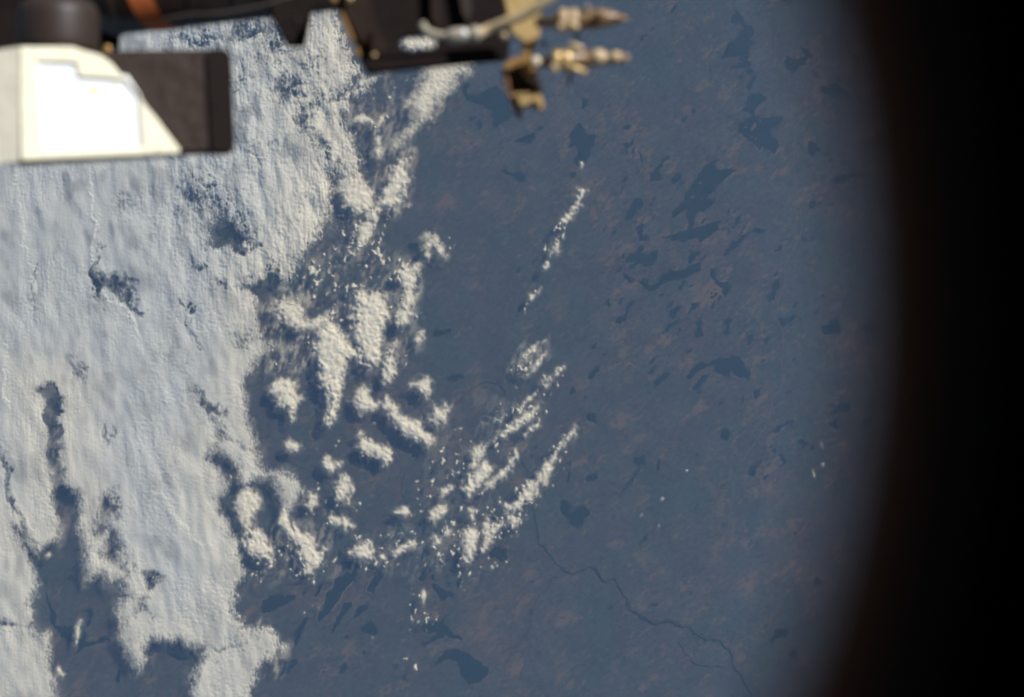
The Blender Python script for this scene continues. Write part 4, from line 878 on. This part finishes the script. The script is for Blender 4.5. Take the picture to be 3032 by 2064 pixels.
M_black = mat('boom_black', (0.018, 0.010, 0.007), rough=0.42, spec=.5, bump=.15, bscale=60, var=.3)
M_joint = mat('joint_dark', (0.016, 0.011, 0.009), rough=0.38, spec=.6, bump=.1, bscale=30, var=.3)
M_orange = mat('orange_band', (0.42, 0.10, 0.022), rough=0.7, var=.15, bscale=60)
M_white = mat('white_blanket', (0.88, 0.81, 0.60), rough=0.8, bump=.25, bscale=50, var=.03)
M_panel = mat('white_panel', (0.93, 0.93, 0.92), rough=0.6, bump=.05)
M_side = mat('side_blanket', (0.78, 0.71, 0.55), rough=0.85, bump=.3, bscale=30, var=.06)
M_shaded = mat('brown_shade', (0.030, 0.016, 0.010), rough=0.7, spec=.3, bump=.7, bscale=40, var=.15)  # shade on the equipment box, put into a dark brown
M_dbrown = mat('dark_brown', (0.011, 0.0055, 0.0035), rough=0.75, spec=.2, bump=.2, bscale=50, var=.4)
M_mbrown = mat('mid_brown', (0.026, 0.015, 0.010), rough=0.8, spec=.2, bump=.2, bscale=50, var=.3)
M_gold = mat('gold_anodised', (0.48, 0.27, 0.09), rough=0.38, metal=.4, spec=.5, bump=.2, bscale=60, var=.2)
M_pale = mat('pale_gold', (0.66, 0.45, 0.19), rough=0.36, metal=.35, spec=.5, bump=.15, bscale=60, var=.15)
M_cream = mat('cream_hose', (0.64, 0.47, 0.26), rough=0.55, spec=.5, bump=.1, bscale=80, var=.15)
M_probe = mat('probe_bronze', (0.19, 0.11, 0.045), rough=0.4, metal=.1, spec=.6, bump=.1, bscale=80, var=.3)
M_glint = mat('glint_white', (0.95, 0.93, 0.85), rough=0.4, spec=1.0)  # brightness of a glint put into a near-white colour

# --- robot arm along the top left edge
arm = thing('robot_arm', hp(500, 0, 2.7), 'thick black robot arm boom with an orange band along the top left edge', 'robot arm')
d0 = 2.7
def ax_v(u): return -30+(440-u)*0.112
lathe('boom', [(u, ax_v(u), d0, r) for u, r in ((268, 96), (300, 112), (345, 122), (1000, 122))], M_black, arm, 48)
b1 = lathe('orange_band', [(392, ax_v(392), d0, 124.2), (462, ax_v(462), d0, 124.2)], M_orange, arm, 64, slant=62, cap=False)
lathe('collar', [(244, ax_v(244), d0, 70), (250, ax_v(250), d0, 92), (330, ax_v(330), d0, 126), (345, ax_v(345), d0, 126), (350, ax_v(350), d0, 122)], M_joint, arm, 48)
lathe('elbow_joint', [(172, 210, 2.58, 122), (172, 120, 2.58, 122), (172, 50, 2.58, 121), (172, 30, 2.58, 117), (172, 14, 2.58, 108), (172, 2, 2.58, 90), (172, -6, 2.58, 60), (172, -10, 2.58, 5)], mat('elbow_paint', (0.040, 0.026, 0.019), rough=0.5, spec=.35, var=.2), arm, 56)
prism('gap_fill', [(-90, -40), (360, -40), (352, 90), (358, 106), (352, 152), (300, 170), (-90, 170)], M_dbrown, arm, flat(2.74), 0, .05, r=6, bev=.002)  # dark plate added to fill the dark gap beside the elbow
lathe('cable_conduit', curve([(-60, 20, 2.78, 34), (60, 6, 2.78, 34), (180, -8, 2.78, 32), (300, -30, 2.78, 30)]), M_dbrown, arm, 24)
prism('mounting_lug', [(790, 10), (806, 56), (849, 133), (856, 139), (897, 140), (904, 134), (926, 24), (934, -30), (800, -30)], M_dbrown, arm, flat(2.62), 0, .05, r=7, bev=.003)
prism('lug_plate', [(880, -20), (900, 22), (1010, 22), (1010, -30)], M_dbrown, arm, flat(2.66), 0, .03, r=4)

for uu_ in (560, 690, 770):
    lathe('clamp_ring', [(uu_, ax_v(uu_), d0, 122.5), (uu_+1, ax_v(uu_+1), d0, 124.2), (uu_+9, ax_v(uu_+9), d0, 124.2), (uu_+10, ax_v(uu_+10), d0, 122.5)], M_joint, arm, 48, cap=False)
lathe('cable', curve([(480, 60, 2.575, 5), (560, 44, 2.572, 5), (650, 40, 2.572, 5), (760, 20, 2.575, 5), (860, -10, 2.58, 5)]), mat('cable_dark', (0.05, 0.035, 0.025), rough=.5), arm, 12)
for a_, b_ in ((822, 60), (880, 60), (866, 112), (884, 112)):
    ball('bolt', a_, b_, 2.618, 5, M_joint, arm, .6)
# --- equipment box, the shadow across its right part coloured dark brown
nb = Vector((0.20, 0.17, 1.0)).normalized()
BP = (hp(300, 300, 2.5), nb)
box = thing('equipment_box', hp(340, 470, 2.5), 'big box with sunlit white part at left and a shaded, brown-coloured part with rounded end', 'equipment box')
prism('shaded_body', [(50, 168), (350, 150), (684, 146), (690, 300), (696, 456), (540, 461), (50, 492)], M_shaded, box, BP, -0.006, .14, r=34, bev=.006)  # shaded part of the box, its shadow built as brown colour
prism('end_cap', [(600, 145), (684, 144), (690, 300), (697, 458), (617, 462), (608, 300)], mat('end_brown', (0.009, 0.004, 0.0025), rough=.8, spec=.2), box, BP, -0.002, .15, r=34, bev=.004)  # far end of the shaded part, darker brown
cover = [(58, 137), (215, 137), (250, 150), (296, 162), (330, 186), (368, 232), (392, 264), (460, 345), (535, 444), (528, 456), (330, 466), (60, 478), (57, 300)]  # slanted right edge is the shadow line, built into the outline
rec = [(108, 184), (222, 184), (230, 229), (374, 229), (409, 286), (418, 438), (126, 444), (114, 300)]
prism('lit_front', cover, M_white, box, BP, 0.0035, .0055, r=5, bev=.002, holes=[rec])
prism('inset_panel', [(100, 176), (232, 176), (236, 222), (378, 222), (416, 282), (426, 446), (118, 450), (106, 300)], M_panel, box, BP, -0.0012, .004, r=0, bev=0)
ns = Vector((-0.22, 0.12, 1.0)).normalized()
SPL = (plane_pt(58, 300, BP, 0.0035), ns)
prism('side_panel', [(-120, 168), (0, 146), (57, 138), (56, 478), (0, 488), (-120, 500)], M_side, box, SPL, -.0005, .02, r=3, bev=.001)
prism('lower_edge', [(50, 480), (330, 466), (528, 456), (528, 464), (330, 476), (50, 492)], M_mbrown, box, BP, -.002, .12, r=0, bev=0)
for a_, b_ in ((80, 160), (80, 300), (82, 450), (200, 152), (440, 452), (470, 440), (300, 455)):
    ball('fastener', a_, b_, 2.497, 4.5, M_side, box, .4)
lathe('seam', [(60, 140, 2.4955, 1.6), (64, 300, 2.4955, 1.6), (66, 474, 2.4955, 1.6)], M_side, box, 8)
for a_, b_ in ((640, 180), (645, 300), (650, 425)):
    ball('fastener', a_, b_, 2.52, 5, M_mbrown, box, .4)
ball('bolt', 318, 145, 2.505, 12, M_gold, box, .5); M_ysp = mat('yellow_spot', (0.9, 0.84, 0.45), rough=.7)
for a_, b_, r_ in ((280, 266, 15), (344, 254, 8), (328, 298, 6)):
    prism('yellow_marker', [(a_+r_*math.cos(q), b_+r_*math.sin(q)) for q in [k*math.pi/8 for k in range(16)]], M_ysp, box, BP, 0.0002, .001, r=0, bev=0)

# --- dark truss frame
tr_ = thing('truss_frame', hp(1250, 200, 2.5), 'dark brown open truss frame with a thin gold left edge at top centre', 'truss')
prism('frame_plate', [(988, -50), (1004, 40), (1050, 128), (1078, 205), (1090, 222), (1260, 204), (1505, 180), (1512, 120), (1500, 60), (1495, -50)], M_dbrown, tr_, flat(2.56), 0, .03, r=6, bev=.003,
      holes=[[(1182, 128), (1196, 112), (1262, 108), (1296, 122), (1290, 142), (1215, 153), (1190, 146)]])
prism('bottom_bar', [(1062, 168), (1180, 160), (1500, 138), (1505, 178), (1260, 204), (1092, 222), (1078, 206)], M_dbrown, tr_, flat(2.53), 0, .05, r=6, bev=.004)
prism('web_plate', [(1008, -50), (1078, -50), (1110, 60), (1150, 135), (1130, 160), (1084, 165), (1058, 118), (1018, 40)], M_mbrown, tr_, flat(2.545), 0, .012, r=8, bev=.003)
prism('brace', [(1105, 88), (1128, 84), (1112, 140), (1092, 142)], M_mbrown, tr_, flat(2.52), 0, .03, r=4)
prism('brace', [(1270, -50), (1300, -50), (1310, 60), (1290, 85), (1275, 60)], M_mbrown, tr_, flat(2.545), 0, .012, r=4)
prism('brace', [(1350, -50), (1380, -50), (1400, 20), (1385, 70), (1365, 40)], mat('brace_dim', (0.030, 0.018, 0.011), rough=.8), tr_, flat(2.545), 0, .012, r=4)
prism('gold_edge', [(1002, 34), (1015, 36), (1038, 88), (1050, 118), (1046, 130), (1036, 112)], M_gold, tr_, flat(2.53), 0, .03, r=3)
prism('gold_clip', [(1052, 140), (1062, 138), (1068, 166), (1060, 170), (1052, 158)], M_gold, tr_, flat(2.53), 0, .02, r=3)
prism('gold_clip', [(974, -20), (1000, -20), (998, 6), (982, 6)], M_gold, tr_, flat(2.53), 0, .02, r=3)
ball('glint_stud', 1108, 163, 2.47, 7, M_pale, tr_); ball('glint_stud', 1036, -4, 2.47, 9, M_pale, tr_)  # small balls added as points of glint on the frame

# --- hose
hs = thing('cable_hose', hp(1370, 105, 2.42), 'pale bent hose with a light grey connector crossing the truss frame', 'hose')
lathe('hose_end', curve([(1250, 66, 2.42, 10), (1256, 84, 2.42, 12), (1276, 98, 2.42, 12), (1305, 104, 2.42, 11), (1332, 104, 2.42, 11)]), mat('grey_hose', (0.34, 0.29, 0.20), rough=.6), hs, 20)
lathe('connector', [(1322, 106, 2.42, 12), (1328, 106, 2.42, 19), (1344, 105, 2.42, 22), (1380, 103, 2.42, 22), (1384, 103, 2.42, 18), (1392, 102, 2.42, 18), (1396, 102, 2.42, 24), (1418, 98, 2.42, 24), (1424, 97, 2.42, 16)], mat('grey_connector', (0.36, 0.30, 0.22), rough=.4), hs, 28)
lathe('hose', curve([(1420, 98, 2.42, 15), (1450, 84, 2.42, 15), (1500, 64, 2.41, 15), (1560, 40, 2.40, 15), (1610, 8, 2.39, 15), (1690, -50, 2.38, 15)]), M_cream, hs, 24)
lathe('branch', [(1352, 112, 2.43, 9), (1350, 128, 2.43, 9), (1348, 136, 2.43, 6)], mat('branch_grey', (0.22, 0.17, 0.12), rough=.5), hs, 16)
ball('glint_stud', 1373, 98, 2.36, 11, M_glint, hs)  # ball added for a glint, its pale colour carries the brightness

# --- gold end bracket carrying the two probes
gb = thing('end_bracket', hp(1560, 200, 2.46), 'gold metal bracket with two bronze probes pointing right', 'bracket')
prism('upper_plate', [(1478, -50), (1580, -50), (1600, 40), (1598, 100), (1588, 138), (1570, 148), (1548, 126), (1512, 100), (1498, 50)], M_pale, gb, flat(2.46), 0, .02, r=8, bev=.003)
prism('spine', [(1548, 120), (1584, 130), (1574, 170), (1594, 226), (1584, 244), (1560, 236), (1536, 204), (1534, 178), (1548, 156)], M_gold, gb, flat(2.45), 0, .02, r=8, bev=.003)
prism('cross_arm', [(1488, 194), (1528, 166), (1545, 186), (1502, 210), (1492, 206)], M_gold, gb, flat(2.44), 0, .02, r=5, bev=.002)
prism('foot_plate', [(1486, 200), (1540, 192), (1566, 236), (1588, 262), (1602, 300), (1560, 318), (1535, 330), (1508, 270)], mat('foot_brown', (0.035, 0.02, 0.011), rough=.7), gb, flat(2.48), 0, .03, r=5, bev=.002)
prism('foot_edge', [(1484, 206), (1500, 212), (1514, 260), (1538, 318), (1548, 350), (1536, 354), (1524, 336), (1500, 276)], mat('bronze_edge', (0.20, 0.105, 0.045), rough=.5), gb, flat(2.45), 0, .03, r=4, bev=.002)
prism('side_strap', [(1572, 236), (1590, 236), (1604, 262), (1606, 300), (1592, 300), (1584, 262)], mat('strap_grey', (0.14, 0.11, 0.08), rough=.6), gb, flat(2.46), 0, .02, r=4)
prism('foot_block', [(1522, 276), (1598, 272), (1610, 306), (1608, 330), (1596, 332), (1580, 316), (1552, 322), (1532, 322)], M_pale, gb, flat(2.43), 0, .03, r=6, bev=.004)
ball('bolt', 1587, 180, 2.40, 14, mat('pale_glint', (0.85, 0.68, 0.45), rough=.6), gb, .6); ball('bolt', 1492, 106, 2.40, 12, mat('dull_bolt', (0.40, 0.29, 0.16), rough=.5), gb)  # the pale ball stands for a highlight, its brightness put into the colour
ball('bolt', 1612, 130, 2.44, 9, M_mbrown, gb); ball('bolt', 1600, 250, 2.44, 9, mat('dull_grey', (0.12, 0.10, 0.08), rough=.5), gb)
def probe(yo, lower):
    dd = 2.43
    if lower:
        pr = [(1575, 184, 16), (1632, 182, 17), (1636, 180, 30), (1662, 179, 32), (1706, 177, 32), (1712, 176, 26), (1748, 174, 25), (1790, 172, 24), (1800, 171, 17), (1812, 171, 17), (1822, 171, 20), (1846, 172, 16)]
    else:
        pr = [(1585, 66, 15), (1642, 64, 16), (1648, 63, 30), (1700, 60, 33), (1716, 58, 30), (1760, 56, 30), (1795, 54, 27), (1825, 54, 18), (1850, 56, 8), (1862, 57, 3)]
    p = lathe('probe', [(u, v, dd, r) for u, v, r in pr], M_probe, gb, 28)
    y = 178 if lower else 61
    x0 = 1636 if lower else 1656
    for x in (x0, x0+30):
        q = lathe('collar', [(x, y, dd, 31), (x+3, y, dd, 35), (x+21, y-1, dd, 35), (x+24, y-1, dd, 31)], M_pale if lower else mat('collar_dull', (0.52, 0.36, 0.20), rough=.45), None, 28)
        q.parent = p
    return p
pu = probe(0, False); pl_ = probe(0, True)
def sub(o, par): o.parent = par; return o
sub(ball('tip_ball', 1772, 168, 2.40, 23, mat('tip_pale', (0.60, 0.43, 0.24), rough=.45), None), pl_)
sub(ball('tip_ball', 1824, 168, 2.41, 16, M_cream, None), pl_); sub(ball('tip_ball', 1851, 173, 2.41, 13, mat('tip_dim', (0.34, 0.22, 0.13), rough=.5), None), pl_)
sub(ball('tip_ball', 1780, 42, 2.41, 16, mat('tip_bronze', (0.30, 0.18, 0.09), rough=.5), None), pu); sub(ball('tip_ball', 1836, 56, 2.42, 12, mat('tip_brown', (0.22, 0.10, 0.04), rough=.5), None), pu)
sub(ball('tip_ball', 1738, 24, 2.42, 11, mat('knob_grey', (0.25, 0.2, 0.16), rough=.5), None), pu)
sub(lathe('pin', [(1686, 130, 2.42, 8), (1726, 146, 2.42, 8)], M_cream, None, 14), pl_); sub(lathe('pin', [(1672, 192, 2.39, 10), (1736, 214, 2.39, 8)], M_pale, None, 14), pl_)
sub(lathe('pin', [(1712, 84, 2.43, 6), (1709, 122, 2.43, 5)], M_dbrown, None, 12), pu); sub(lathe('pin', [(1692, 208, 2.43, 7), (1684, 250, 2.43, 4)], M_dbrown, None, 12), pl_)
sub(lathe('strap', [(1654, 70, 2.41, 9), (1664, 92, 2.41, 9)], mat('strap_dull', (0.42, 0.30, 0.17), rough=.5), None, 14), pu); sub(lathe('strap', [(1636, 190, 2.41, 9), (1646, 216, 2.41, 9)], mat('strap_pale', (0.42, 0.30, 0.17), rough=.5), None, 14), pl_)
sub(lathe('strap', [(1684, 66, 2.40, 8), (1712, 84, 2.40, 8)], M_cream, None, 14), pu)
# ------------------------------------------------------------------ the air
bm = bmesh.new(); bmesh.ops.create_cube(bm, size=1.0)
HX = 2.7e6; top_z = 30.0; bot_z = float(Zg.min()) - 1.0
for v in bm.verts:
    v.co = Vector((v.co.x*2*HX, v.co.y*2*HX, top_z if v.co.z > 0 else bot_z))
me = bpy.data.meshes.new('haze'); bm.to_mesh(me); bm.free()
hz = bpy.data.objects.new('haze', me); COL.objects.link(hz)
mh = bpy.data.materials.new('haze'); mh.use_nodes = True
t = mh.node_tree; t.nodes.remove(t.nodes['Principled BSDF'])
pv = t.nodes.new('ShaderNodeVolumePrincipled')
pv.inputs['Color'].default_value = (0.22, 0.45, 1.0, 1); pv.inputs['Density'].default_value = 0.86e-6
pv.inputs['Absorption Color'].default_value = (1, 1, 1, 1)
t.links.new(pv.outputs[0], t.nodes['Material Output'].inputs['Volume'])
me.materials.append(mh)
tag(hz, kind='stuff')
